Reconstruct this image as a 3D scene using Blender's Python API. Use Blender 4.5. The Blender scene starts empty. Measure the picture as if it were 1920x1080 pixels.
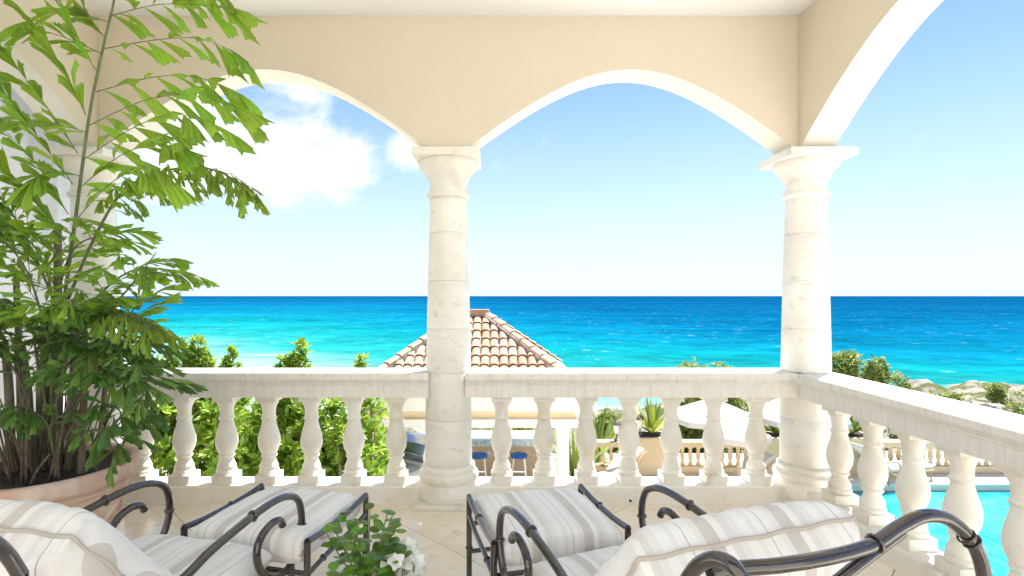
import bpy, bmesh, math, random
import numpy as np
from mathutils import Vector, Matrix, noise as mnoise
R = math.radians
rnd = random.Random(7)
SC = bpy.context.scene
COL = SC.collection

# ---------------------------------------------------------------- camera, sky, sun, exposure
F_PX, VPX, HY, EYE = 1006.0, 930.0, 555.0, 1.49      # measured from the photograph (1920 px wide)
cd = bpy.data.cameras.new('camera'); cam = bpy.data.objects.new('camera', cd); COL.objects.link(cam)
cam.location = (0, 0, EYE); cam.rotation_euler = (R(90), 0, 0)
cd.sensor_width = 36.0; cd.lens = 36.0 * F_PX / 1920.0
cd.shift_x = (960 - VPX) / 1920.0; cd.shift_y = (HY - 540) / 1920.0
cd.clip_start = 0.05; cd.clip_end = 60000
SC.camera = cam

SUN_AZ, SUN_EL = R(40), R(66)        # azimuth to the right of straight ahead (+Y)
world = bpy.data.worlds.new('World'); SC.world = world; world.use_nodes = True
SKY_STRENGTH = 0.066
sun_d = bpy.data.lights.new('sun', 'SUN'); sun_d.energy = 5.0; sun_d.angle = R(0.53); sun_d.color = (1.0, 0.965, 0.92)
sun = bpy.data.objects.new('sun', sun_d); COL.objects.link(sun)
sdir = Vector((math.sin(SUN_AZ) * math.cos(SUN_EL), math.cos(SUN_AZ) * math.cos(SUN_EL), math.sin(SUN_EL)))
sun.rotation_euler = sdir.to_track_quat('Z', 'Y').to_euler()
sun.location = (6, 12, 20)
SC.view_settings.view_transform = 'Standard'; SC.view_settings.look = 'None'
SC.view_settings.gamma = 1.0; SC.view_settings.use_curve_mapping = False
SC.view_settings.exposure = 1.48
SC.cycles.use_denoising = True
SC.cycles.max_bounces = 10; SC.cycles.diffuse_bounces = 6; SC.cycles.glossy_bounces = 4
SC.cycles.transmission_bounces = 6; SC.cycles.transparent_max_bounces = 8
SC.cycles.sample_clamp_indirect = 8.0; SC.cycles.caustics_reflective = False; SC.cycles.caustics_refractive = False

def pxdir(px, py):
    return Vector(((px - VPX) / F_PX, 1.0, (HY - py) / F_PX)).normalized()

def build_sky():
    nt = world.node_tree; nt.nodes.clear(); N = nt.nodes.new; L = nt.links.new
    out = N('ShaderNodeOutputWorld'); bg = N('ShaderNodeBackground'); L(bg.outputs[0], out.inputs[0])
    bg.inputs['Strength'].default_value = SKY_STRENGTH
    sky = N('ShaderNodeTexSky'); sky.sky_type = 'NISHITA'; sky.sun_disc = False
    sky.sun_elevation = SUN_EL; sky.sun_rotation = SUN_AZ
    sky.air_density = 1.0; sky.dust_density = 0.0; sky.ozone_density = 1.0; sky.altitude = 10
    tc = N('ShaderNodeTexCoord')
    def math_(op, a, b=None, clamp=False):
        n = N('ShaderNodeMath'); n.operation = op; n.use_clamp = clamp
        for i, v in enumerate((a, b)):
            if v is None: continue
            if isinstance(v, (int, float)): n.inputs[i].default_value = v
            else: L(v, n.inputs[i])
        return n.outputs[0]
    mp = N('ShaderNodeMapping'); mp.inputs['Scale'].default_value = (1, 1, 1.5); L(tc.outputs['Generated'], mp.inputs[0])
    n1 = N('ShaderNodeTexNoise'); n1.inputs['Scale'].default_value = 8.0; n1.inputs['Detail'].default_value = 9
    n1.inputs['Roughness'].default_value = 0.58; n1.inputs['Distortion'].default_value = 0.25; L(mp.outputs[0], n1.inputs['Vector'])
    n2 = N('ShaderNodeTexNoise'); n2.inputs['Scale'].default_value = 1.6; n2.inputs['Detail'].default_value = 2; L(mp.outputs[0], n2.inputs['Vector'])
    # cumulus banks: where they stand in the sky
    banks = [((510, 275), 0.2, 1.1), ((360, 250), 0.24, 1.1), ((625, 300), 0.12, 1.0), ((770, 290), 0.075, 0.75), ((540, 175), 0.17, 0.75),
             ((930, 285), 0.05, 0.38), ((1018, 265), 0.035, 0.3), ((150, 200), 0.3, 0.8), ((-500, 150), 0.5, 0.5)]
    m = None
    for (c, rad, amp) in banks:
        d = N('ShaderNodeVectorMath'); d.operation = 'DISTANCE'; L(tc.outputs['Generated'], d.inputs[0]); d.inputs[1].default_value = pxdir(*c)
        s = N('ShaderNodeMapRange'); s.interpolation_type = 'SMOOTHSTEP'; L(d.outputs['Value'], s.inputs['Value'])
        s.inputs['From Min'].default_value = 0; s.inputs['From Max'].default_value = rad
        s.inputs['To Min'].default_value = amp; s.inputs['To Max'].default_value = 0
        m = s.outputs[0] if m is None else math_('MAXIMUM', m, s.outputs[0])
    wide = math_('MULTIPLY', math_('SUBTRACT', n2.outputs['Fac'], 0.5), 0.25)
    den = math_('ADD', math_('ADD', math_('MULTIPLY', m, 0.60), math_('MULTIPLY', n1.outputs['Fac'], 1.2)), wide)
    s = N('ShaderNodeMapRange'); s.interpolation_type = 'SMOOTHSTEP'; L(den, s.inputs['Value'])
    s.inputs['From Min'].default_value = 0.82; s.inputs['From Max'].default_value = 1.26
    # cloud tops white, thicker parts a little greyer
    cr = N('ShaderNodeValToRGB'); L(n1.outputs['Fac'], cr.inputs[0])
    cr.color_ramp.elements[0].position = 0.3; cr.color_ramp.elements[0].color = (4.9, 5.5, 6.3, 1)
    cr.color_ramp.elements[1].position = 0.62; cr.color_ramp.elements[1].color = (7.4, 7.4, 7.4, 1)
    hs = N('ShaderNodeHueSaturation'); hs.inputs['Saturation'].default_value = .9; hs.inputs['Value'].default_value = 1.0
    L(sky.outputs[0], hs.inputs['Color'])
    mix = N('ShaderNodeMix'); mix.data_type = 'RGBA'
    L(s.outputs[0], mix.inputs['Factor'])
    tint = N('ShaderNodeMix'); tint.data_type = 'RGBA'; tint.blend_type = 'MULTIPLY'; tint.inputs['Factor'].default_value = 1.0
    L(hs.outputs[0], tint.inputs[6]); tint.inputs[7].default_value = (.80, .96, 1.06, 1)
    sz = N('ShaderNodeSeparateXYZ'); L(tc.outputs['Generated'], sz.inputs[0])
    hz = math_('POWER', math_('SUBTRACT', 1.0, math_('MULTIPLY', math_('ABSOLUTE', sz.outputs['Z']), 2.5), True), 1.5)
    hm = N('ShaderNodeMix'); hm.data_type = 'RGBA'; L(hz, hm.inputs['Factor']); L(tint.outputs[2], hm.inputs[6]); hm.inputs[7].default_value = (4.95, 5.5, 6.1, 1)   # sea haze
    L(hm.outputs[2], mix.inputs[6]); L(cr.outputs[0], mix.inputs[7])
    L(mix.outputs[2], bg.inputs['Color'])
build_sky()

# ---------------------------------------------------------------- helpers
def W(px, py, Y):
    """the point at depth Y that the photograph shows at pixel (px, py)"""
    return Vector(((px - VPX) * Y / F_PX, Y, EYE - (py - HY) * Y / F_PX))

class MB:
    def __init__(s): s.v = []; s.f = []; s.mi = []
    def add(s, vs, fs, mi=0):
        o = len(s.v); s.v += [tuple(p) for p in vs]
        s.f += [tuple(i + o for i in f) for f in fs]; s.mi += [mi] * len(fs); return s
    def box(s, x0, x1, y0, y1, z0, z1, mi=0, M=None):
        vs = [Vector(p) for p in ((x0,y0,z0),(x1,y0,z0),(x1,y1,z0),(x0,y1,z0),(x0,y0,z1),(x1,y0,z1),(x1,y1,z1),(x0,y1,z1))]
        if M: vs = [M @ p for p in vs]
        return s.add(vs, [(0,3,2,1),(4,5,6,7),(0,1,5,4),(1,2,6,5),(2,3,7,6),(3,0,4,7)], mi)
    def lathe(s, prof, n=32, c=(0,0,0), a0=0, cap=True):
        vs = []; fs = []; k = len(prof)
        for i in range(n):
            a = a0 + 2*math.pi*i/n; ca, sa = math.cos(a), math.sin(a)
            vs += [(c[0]+r*ca, c[1]+r*sa, c[2]+z) for r, z in prof]
        for i in range(n):
            j = (i+1) % n
            for q in range(k-1): fs.append((i*k+q, j*k+q, j*k+q+1, i*k+q+1))
        if cap:
            fs.append(tuple(i*k for i in reversed(range(n)))); fs.append(tuple(i*k+k-1 for i in range(n)))
        return s.add(vs, fs)
    def tube(s, pts, r, n=10, sub=6, closed=False, taper=None):
        P = [Vector(p) for p in pts]
        if sub > 1 and len(P) > 2:
            Q = []
            m = len(P); segs = m if closed else m-1
            for i in range(segs):
                if closed: a, b, c, d = P[i-1], P[i], P[(i+1) % m], P[(i+2) % m]
                else: a, b, c, d = P[max(i-1,0)], P[i], P[i+1], P[min(i+2,m-1)]
                for k in range(sub):
                    t = k/sub
                    Q.append(0.5*((2*b)+(c-a)*t+(2*a-5*b+4*c-d)*t*t+(3*b-a-3*c+d)*t**3))
            if not closed: Q.append(P[-1])
            P = Q
        m = len(P); T = []
        for i in range(m):
            if closed: t = P[(i+1) % m]-P[i-1]
            else: t = P[min(i+1,m-1)]-P[max(i-1,0)]
            T.append(t.normalized() if t.length > 1e-9 else Vector((0,0,1)))
        u = T[0].orthogonal().normalized(); vs = []; fs = []
        for i in range(m):
            u = (u - T[i]*u.dot(T[i])); u = u.normalized() if u.length > 1e-6 else T[i].orthogonal().normalized()
            w = T[i].cross(u); rr = r if taper is None else r*(1+(taper-1)*i/max(m-1,1))
            vs += [P[i]+(u*math.cos(2*math.pi*k/n)+w*math.sin(2*math.pi*k/n))*rr for k in range(n)]
        for i in range(m if closed else m-1):
            j = (i+1) % m
            for k in range(n): fs.append((i*n+k, i*n+(k+1) % n, j*n+(k+1) % n, j*n+k))
        if not closed:
            fs.append(tuple(reversed(range(n)))); fs.append(tuple((m-1)*n+k for k in range(n)))
        return s.add(vs, fs)
    def mesh(s, name, mats, smooth=None):
        me = bpy.data.meshes.new(name); me.from_pydata(s.v, [], s.f)
        for m in (mats if isinstance(mats, (list, tuple)) else [mats]): me.materials.append(m)
        if any(s.mi): me.polygons.foreach_set('material_index', s.mi)
        if smooth is not None:
            me.polygons.foreach_set('use_smooth', [True]*len(me.polygons))
            if smooth < 180:
                bm = bmesh.new(); bm.from_mesh(me)
                for e in bm.edges:
                    if len(e.link_faces) == 2 and e.calc_face_angle(0) > R(smooth): e.smooth = False
                bm.to_mesh(me); bm.free()
        me.update(); return me
    def build(s, name, mats, parent=None, smooth=None, bevel=0, seg=2):
        return link(name, s.mesh(name, mats, smooth), parent, bevel, seg)

def link(name, me, parent=None, bevel=0, seg=2):
    o = bpy.data.objects.new(name, me); COL.objects.link(o)
    if parent is not None: o.parent = parent
    if bevel:
        b = o.modifiers.new('bevel', 'BEVEL'); b.width = bevel; b.segments = seg; b.limit_method = 'ANGLE'; b.angle_limit = R(35)
        b.harden_normals = False
    return o
def tag(o, label=None, cat=None, group=None, kind=None):
    if label: o['label'] = label
    if cat: o['category'] = cat
    if group: o['group'] = group
    if kind: o['kind'] = kind
    return o
def thing(name, label, cat, loc=(0,0,0), rz=0, group=None):
    o = bpy.data.objects.new(name, None); COL.objects.link(o); o.empty_display_size = 0.1
    o.location = loc; o.rotation_euler = (0, 0, rz); return tag(o, label, cat, group)

# ---------------------------------------------------------------- materials
def mat(name, col, rough=0.6, col2=None, scale=3.0, detail=6, lo=0.35, hi=0.65, bump=0.0, bscale=40, spec=0.5, metal=0.0,
        trans=0.0, island=0.0, stretch=(1,1,1), coat=0.0, dirt=None, dscale=1.5, dlo=0.6, dhi=0.75, bdetail=4, objrand=0.0, tcol=None, sheen=0.0):
    m = bpy.data.materials.new(name); m.use_nodes = True; nt = m.node_tree; N = nt.nodes.new; L = nt.links.new
    b = nt.nodes['Principled BSDF']; out = nt.nodes['Material Output']
    b.inputs['Roughness'].default_value = rough; b.inputs['Specular IOR Level'].default_value = spec; b.inputs['Metallic'].default_value = metal
    if coat: b.inputs['Coat Weight'].default_value = coat; b.inputs['Coat Roughness'].default_value = 0.08
    if sheen: b.inputs['Sheen Weight'].default_value = sheen
    g = N('ShaderNodeNewGeometry'); mp = N('ShaderNodeMapping'); mp.inputs['Scale'].default_value = stretch; L(g.outputs['Position'], mp.inputs[0])
    c4 = lambda c: (c[0], c[1], c[2], 1)
    cur = None
    rgb = N('ShaderNodeRGB'); rgb.outputs[0].default_value = c4(col); cur = rgb.outputs[0]
    def mixc(fac, a, bcol, blend='MIX'):
        x = N('ShaderNodeMix'); x.data_type = 'RGBA'; x.blend_type = blend
        if isinstance(fac, float): x.inputs['Factor'].default_value = fac
        else: L(fac, x.inputs['Factor'])
        L(a, x.inputs[6])
        if isinstance(bcol, tuple): x.inputs[7].default_value = c4(bcol)
        else: L(bcol, x.inputs[7])
        return x.outputs[2]
    def nz(sc, dt, lo, hi):
        n = N('ShaderNodeTexNoise'); n.inputs['Scale'].default_value = sc; n.inputs['Detail'].default_value = dt; L(mp.outputs[0], n.inputs['Vector'])
        r = N('ShaderNodeMapRange'); r.inputs['From Min'].default_value = lo; r.inputs['From Max'].default_value = hi; L(n.outputs['Fac'], r.inputs['Value'])
        return r.outputs[0]
    if col2 is not None: cur = mixc(nz(scale, detail, lo, hi), cur, tuple(col2))
    if dirt is not None: cur = mixc(nz(dscale, 8, dlo, dhi), cur, tuple(dirt))
    if island or objrand:
        a = N('ShaderNodeMath'); a.operation = 'ADD'
        oi = N('ShaderNodeObjectInfo'); L(g.outputs['Random Per Island'], a.inputs[0]); L(oi.outputs['Random'], a.inputs[1])
        fr = N('ShaderNodeMath'); fr.operation = 'FRACT'; L(a.outputs[0], fr.inputs[0])
        amt = max(island, objrand)
        r = N('ShaderNodeMapRange'); r.inputs['To Min'].default_value = 1-amt; r.inputs['To Max'].default_value = 1+amt; L(fr.outputs[0], r.inputs['Value'])
        h = N('ShaderNodeHueSaturation'); L(r.outputs[0], h.inputs['Value']); L(cur, h.inputs['Color'])
        r2 = N('ShaderNodeMapRange'); r2.inputs['To Min'].default_value = 0.5-amt*0.06; r2.inputs['To Max'].default_value = 0.5+amt*0.06
        m7 = N('ShaderNodeMath'); m7.operation = 'MULTIPLY'; m7.inputs[1].default_value = 7.31; L(fr.outputs[0], m7.inputs[0])
        f7 = N('ShaderNodeMath'); f7.operation = 'FRACT'; L(m7.outputs[0], f7.inputs[0]); L(f7.outputs[0], r2.inputs['Value']); L(r2.outputs[0], h.inputs['Hue'])
        cur = h.outputs[0]
    L(cur, b.inputs['Base Color'])
    if bump:
        n = N('ShaderNodeTexNoise'); n.inputs['Scale'].default_value = bscale; n.inputs['Detail'].default_value = bdetail; L(mp.outputs[0], n.inputs['Vector'])
        bp = N('ShaderNodeBump'); bp.inputs['Strength'].default_value = bump; bp.inputs['Distance'].default_value = 0.02
        L(n.outputs['Fac'], bp.inputs['Height']); L(bp.outputs[0], b.inputs['Normal'])
    if trans:
        t = N('ShaderNodeBsdfTranslucent')
        if tcol: t.inputs[0].default_value = c4(tcol)
        else: L(cur, t.inputs[0])
        ms = N('ShaderNodeMixShader'); ms.inputs[0].default_value = trans
        L(b.outputs[0], ms.inputs[1]); L(t.outputs[0], ms.inputs[2]); L(ms.outputs[0], out.inputs['Surface'])
    m['cur'] = 0
    return m

M_STUCCO = mat('beige_stucco', (.635,.565,.46), .9, (.655,.585,.48), 1.0, bump=.16, bscale=28, spec=.2)
M_SOFFIT = mat('cream_soffit', (.80,.765,.70), .85, (.75,.71,.63), 2.5, bump=.25, bscale=45, spec=.2)  # arch undersides, a paler cream than the wall faces
M_CEIL = mat('white_ceiling_paint', (.78,.785,.785), .9, spec=.2)
M_STONE = mat('cream_limestone', (.80,.775,.725), .55, (.73,.69,.61), 2.2, dirt=(.56,.50,.41), dscale=5, dlo=.56, dhi=.82, bump=.2, bscale=35, spec=.35, objrand=.05)
M_DRUM = mat('veined_limestone', (.80,.78,.74), .5, (.72,.69,.63), 1.8, dirt=(.58,.54,.48), dscale=13, dlo=.58, dhi=.8, bump=.2, bscale=30, spec=.35, stretch=(1,1,1.6), objrand=.04)
M_RAIL = mat('weathered_limestone', (.80,.775,.725), .6, (.73,.70,.64), 8, dirt=(.56,.51,.44), dscale=5, dlo=.62, dhi=.85, bump=.2, bscale=60, stretch=(4,4,.5), spec=.3)
M_TILE = mat('travertine_tile', (.84,.77,.65), .13, (.77,.68,.54), 3.0, dirt=(.62,.50,.35), dscale=9, dlo=.58, dhi=.8, spec=.5, objrand=.04)
M_GROUT = mat('grout', (.42,.36,.28), .9)
M_TUBE = mat('bronze_painted_metal', (.040,.028,.025), .14, (.022,.016,.015), 14, spec=.6, coat=.9, bump=.05, bscale=90)
M_TERRA = mat('pale_terracotta', (.58,.37,.28), .85, (.66,.48,.39), 4, dirt=(.74,.64,.57), dscale=7, dlo=.55, dhi=.75, bump=.3, bscale=45, spec=.2)
M_SOIL = mat('potting_soil', (.035,.024,.017), .95, (.06,.04,.03), 30, bump=.8, bscale=60)
M_LEAF = mat('palm_leaf', (.16,.31,.03), .36, (.24,.40,.045), 5, trans=.42, island=.35, objrand=.35, spec=.5, tcol=(.42,.60,.05))
M_LEAFD = mat('palm_leaf_old', (.095,.20,.04), .33, (.15,.27,.05), 6, trans=.38, island=.4, objrand=.4, spec=.5, dirt=(.30,.20,.05), dscale=22, dlo=.64, dhi=.72)
M_LEAFY = mat('palm_leaf_yellowing', (.15,.26,.03), .4, (.22,.33,.035), 8, trans=.38, island=.45, objrand=.45, dirt=(.24,.16,.05), dscale=20, dlo=.64, dhi=.74, tcol=(.40,.54,.05))
M_STEM = mat('palm_stem', (.10,.14,.05), .5, (.16,.17,.09), 12, spec=.4)
M_CANE = mat('palm_cane', (.10,.075,.05), .8, (.20,.17,.12), 9, bump=.4, bscale=40, stretch=(3,3,.6))
M_SHRUB = mat('shrub_leaf', (.17,.29,.03), .42, (.28,.39,.045), 1.5, trans=.35, island=.45, spec=.45, tcol=(.34,.50,.05))
M_COAST = mat('coastal_leaf', (.22,.31,.06), .5, (.36,.40,.11), 1.5, trans=.3, island=.45, spec=.4)
M_AGAVE = mat('agave_leaf', (.17,.27,.045), .45, (.36,.42,.08), 1.2, trans=.2, island=.5, spec=.4)
M_BARK = mat('bark', (.16,.11,.07), .9, (.24,.18,.12), 10, bump=.5, bscale=30)
M_ROOF = mat('terracotta_roof_tile', (.44,.265,.17), .8, (.52,.36,.26), 3, dirt=(.33,.20,.12), dscale=6, dlo=.6, dhi=.8, island=.12, objrand=.16, bump=.2, bscale=40, spec=.25)
M_MORTAR = mat('white_mortar', (.64,.57,.51), .9, (.48,.36,.28), 7)
M_WHITE = mat('white_painted_stucco', (.80,.78,.73), .8, (.76,.73,.67), 1.5, spec=.25)
M_CREAMW = mat('cream_stucco', (.62,.49,.32), .85, (.66,.54,.37), 2, spec=.2)
M_PAVE = mat('pale_terrace_paving', (.76,.72,.65), .7, (.71,.66,.58), .8, dirt=(.64,.58,.49), dscale=.6, spec=.3)
M_STEEL = mat('brushed_steel', (.62,.64,.66), .25, metal=1.0)
M_DARK = mat('black_plastic', (.03,.03,.035), .5)
M_BLUE = mat('blue_seat', (.01,.09,.36), .5, spec=.4)
M_CLOTHW = mat('white_canvas', (.66,.62,.58), .85, (.60,.56,.52), 4, trans=.25, spec=.15, tcol=(.85,.83,.80))
M_TAN = mat('tan_wicker', (.45,.28,.13), .7, (.55,.36,.18), 15, bump=.4, bscale=80)
M_LANT = mat('lantern_metal', (.20,.15,.14), .5, metal=.4)
M_ROCK = mat('pale_shore_rock', (.36,.32,.27), .9, (.24,.21,.17), .5, dirt=(.10,.09,.08), dscale=1.2, dlo=.55, dhi=.7, bump=.8, bscale=3, bdetail=8)
M_DROCK = mat('dark_shore_rock', (.045,.042,.042), .9, (.10,.095,.09), 1.5, bump=.8, bscale=4, bdetail=8)
M_FOIL = mat('petal', (.86,.86,.84), .6, (.82,.84,.78), 30, trans=.35, spec=.3, tcol=(.9,.9,.88))
M_GLOSSLEAF = mat('ivy_leaf', (.085,.19,.022), .3, (.12,.25,.03), 9, trans=.2, island=.4, objrand=.4, spec=.5)
M_CERAM = mat('white_ceramic', (.82,.81,.79), .2, spec=.5)
M_CURT = mat('white_curtain', (.88,.87,.86), .9, trans=.5, spec=.1, tcol=(.92,.92,.92))

def stripe_mat():
    m = bpy.data.materials.new('striped_canvas'); m.use_nodes = True; nt = m.node_tree; N = nt.nodes.new; L = nt.links.new
    b = nt.nodes['Principled BSDF']; b.inputs['Roughness'].default_value = .85; b.inputs['Specular IOR Level'].default_value = .2
    b.inputs['Sheen Weight'].default_value = .15
    tc = N('ShaderNodeTexCoord'); sx = N('ShaderNodeSeparateXYZ'); L(tc.outputs['Object'], sx.inputs[0])
    n0 = N('ShaderNodeTexNoise'); n0.inputs['Scale'].default_value = 5; L(tc.outputs['Object'], n0.inputs['Vector'])
    wob = N('ShaderNodeMath'); wob.operation = 'MULTIPLY_ADD'; L(n0.outputs['Fac'], wob.inputs[0]); wob.inputs[1].default_value = .012; L(sx.outputs['X'], wob.inputs[2])
    a = N('ShaderNodeMath'); a.operation = 'MULTIPLY_ADD'; L(wob.outputs[0], a.inputs[0]); a.inputs[1].default_value = 1/0.235; a.inputs[2].default_value = 20.1
    f = N('ShaderNodeMath'); f.operation = 'FRACT'; L(a.outputs[0], f.inputs[0])
    r = N('ShaderNodeValToRGB'); L(f.outputs[0], r.inputs[0]); cr = r.color_ramp; cr.interpolation = 'CONSTANT'
    W_, C_, B_, T_, K_ = (.82,.805,.79,1), (.76,.74,.715,1), (.60,.56,.52,1), (.70,.675,.645,1), (.45,.41,.38,1)
    stops = [(0,W_),(.13,C_),(.20,W_),(.31,K_),(.322,W_),(.44,C_),(.52,B_),(.70,W_),(.80,T_),(.90,C_)]
    cr.elements[0].position = 0; cr.elements[0].color = stops[0][1]; cr.elements[1].position = stops[1][0]; cr.elements[1].color = stops[1][1]
    for p, c in stops[2:]:
        e = cr.elements.new(p); e.color = c
    L(r.outputs[0], b.inputs['Base Color'])
    n = N('ShaderNodeTexNoise'); n.inputs['Scale'].default_value = 7; n.inputs['Detail'].default_value = 4; n.inputs['Distortion'].default_value = .8; L(tc.outputs['Object'], n.inputs['Vector'])
    n3 = N('ShaderNodeTexNoise'); n3.inputs['Scale'].default_value = 500; L(tc.outputs['Object'], n3.inputs['Vector'])
    bp = N('ShaderNodeBump'); bp.inputs['Strength'].default_value = .5; bp.inputs['Distance'].default_value = .02; L(n.outputs['Fac'], bp.inputs['Height'])
    bp2 = N('ShaderNodeBump'); bp2.inputs['Strength'].default_value = .12; bp2.inputs['Distance'].default_value = .001; L(n3.outputs['Fac'], bp2.inputs['Height']); L(bp.outputs[0], bp2.inputs['Normal'])
    L(bp2.outputs[0], b.inputs['Normal']); return m
M_STRIPE = stripe_mat()
M_PIPE = mat('canvas_piping', (.50,.45,.40), .9)

# ---------------------------------------------------------------- key dimensions of the loggia
YC = 3.95                       # depth of the front column axis
XL, XM, XR = -2.96, -0.349, 2.28    # column axes
BAY = XR - XM
Y2 = YC - BAY                   # the next column of the right-hand side
T = 0.12                        # half thickness of the arcade walls
CEIL = 3.49
GZ_ = -3.0

# ---------------------------------------------------------------- floor of tiles
def clip_poly(poly, x0, x1, y0, y1):
    def cut(P, inside, inter):
        out = []
        for i in range(len(P)):
            a, b = P[i-1], P[i]
            if inside(b):
                if not inside(a): out.append(inter(a, b))
                out.append(b)
            elif inside(a): out.append(inter(a, b))
        return out
    def ix(x): return lambda a, b: (x, a[1]+(b[1]-a[1])*(x-a[0])/(b[0]-a[0]))
    def iy(y): return lambda a, b: (a[0]+(b[0]-a[0])*(y-a[1])/(b[1]-a[1]), y)
    for ins, it in ((lambda p: p[0] >= x0, ix(x0)), (lambda p: p[0] <= x1, ix(x1)), (lambda p: p[1] >= y0, iy(y0)), (lambda p: p[1] <= y1, iy(y1))):
        poly = cut(poly, ins, it)
        if len(poly) < 3: return []
    return poly
floor = MB().box(XL-.4, XR+.32, -5.0, YC+.3, -.25, -.012).build('floor', M_GROUT); tag(floor, kind='structure')
s = 0.5; c45 = math.sqrt(.5)
ox, oy = -0.699, 3.586
for i in range(-18, 15):
    for j in range(-18, 15):
        g = 0.0022; q = [(i*s+g, j*s+g), ((i+1)*s-g, j*s+g), ((i+1)*s-g, (j+1)*s-g), (i*s+g, (j+1)*s-g)]
        poly = [(ox+(a-b)*c45, oy+(a+b)*c45) for a, b in q]
        poly = clip_poly(poly, XL-.38, XR+.30, -4.9, YC+.28)
        if len(poly) < 3: continue
        ar = abs(sum(poly[k-1][0]*poly[k][1]-poly[k][0]*poly[k-1][1] for k in range(len(poly))))/2
        if ar < .004: continue
        n = len(poly); mb = MB()
        cx = sum(p[0] for p in poly)/n; cy = sum(p[1] for p in poly)/n
        ins = [(cx+(p[0]-cx)*.994, cy+(p[1]-cy)*.994) for p in poly]
        mb.add([(p[0], p[1], -.011) for p in poly]+[(p[0], p[1], -.0015) for p in poly]+[(p[0], p[1], 0) for p in ins],
               [tuple(range(2*n, 3*n))]+[(k, (k+1) % n, n+(k+1) % n, n+k) for k in range(n)]+[(n+k, n+(k+1) % n, 2*n+(k+1) % n, 2*n+k) for k in range(n)])
        mb.build('floor_tile', M_TILE, floor)
tag(MB().box(XL-.38, XR+.30, -5.0, YC+.28, -3.1, -.26).build('balcony_substructure', M_WHITE), kind='structure')

# ---------------------------------------------------------------- arcade walls with arches
AP = [(t, (math.sqrt(.49+t*t)-.7)/(math.sqrt(1.49)-.7)) for t in [k/18 for k in range(19)]+[1.045]]
HALF, RISE, APEX = 1.142, .541, 3.108
SPRING = APEX - RISE*AP[-1][1]
def arch_pts(mid):
    L_ = [(mid-a*HALF, APEX-b*RISE) for a, b in reversed(AP)]
    return L_ + [(mid+a*HALF, APEX-b*RISE) for a, b in AP[1:]]
def smooth_pts(P, k=3):
    Q = []
    for i in range(len(P)-1):
        a, b, c, d = [Vector(P[min(max(q,0),len(P)-1)]) for q in (i-1,i,i+1,i+2)]
        for j in range(k):
            t = j/k; Q.append(tuple(0.5*((2*b)+(c-a)*t+(2*a-5*b+4*c-d)*t*t+(3*b-a-3*c+d)*t**3)))
    Q.append(P[-1]); return Q
def arcade(name, label, t0, t1, mids, to3, nrm):
    """a wall running along t from t0 to t1 with an arch round each mid; to3(t, n, z) -> point, n runs through the thickness"""
    prof = [(t0, SPRING)]
    curves = []
    for m in mids:
        c = smooth_pts(arch_pts(m)); curves.append(c); prof += c
    prof.append((t1, SPRING))
    prof = [p for k, p in enumerate(prof) if k == 0 or abs(p[0]-prof[k-1][0]) > 1e-5]
    top = CEIL + .35; root = thing(name, label, 'arcade wall'); mb = MB(); k = len(prof)
    for n in nrm:
        mb.add([to3(t, n, z) for t, z in prof]+[to3(t, n, top) for t, z in prof], [(i, i+1, k+i+1, k+i) for i in range(k-1)])
    a, b = nrm
    mb.add([to3(t0,a,SPRING),to3(t0,b,SPRING),to3(t0,b,top),to3(t0,a,top)], [(0,1,2,3)])
    mb.add([to3(t1,a,SPRING),to3(t1,b,SPRING),to3(t1,b,top),to3(t1,a,top)], [(0,1,2,3)])
    mb.build('wall', M_STUCCO, root)
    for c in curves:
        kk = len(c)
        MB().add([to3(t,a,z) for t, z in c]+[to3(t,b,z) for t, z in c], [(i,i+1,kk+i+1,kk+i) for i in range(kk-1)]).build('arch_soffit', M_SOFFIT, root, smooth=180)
    return root
arcade('arcade_wall', 'beige stucco wall with two wide arches facing the sea', XL-T, XR+T, [(XL+XM)/2, (XM+XR)/2],
       lambda t, n, z: (t, YC+n, z), (-T, T))
arcade('arcade_wall', 'beige stucco arch wall along the right side above the pool', Y2-BAY-T, YC-T-.002, [Y2-BAY/2, (YC+Y2)/2],
       lambda t, n, z: (XR+n, t, z), (-T, T))
arcade('arcade_wall', 'beige stucco arch wall at far left behind the fishtail palm', Y2-BAY-T, YC-T-.002, [Y2-BAY/2, (YC+Y2)/2],
       lambda t, n, z: (XL-n, t, z), (-T, T))
tag(MB().box(XL-T-.45, XR+T+.45, .2, YC+T+.635, CEIL, CEIL+.3).build('ceiling', M_CEIL), kind='structure')  # unseen overhang added to block sun; back end cut short for fill light

# unseen: open end and white wall added to bounce sunlight into the loggia
hw = thing('bounce_wall', 'unseen white wall added behind the balcony to bounce sunlight in', 'bounce_wall', (0, -5.2, 0))
MB().box(-9, 9, -.2, 0, GZ_, 6.5).build('wall', M_WHITE, hw)
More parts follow.
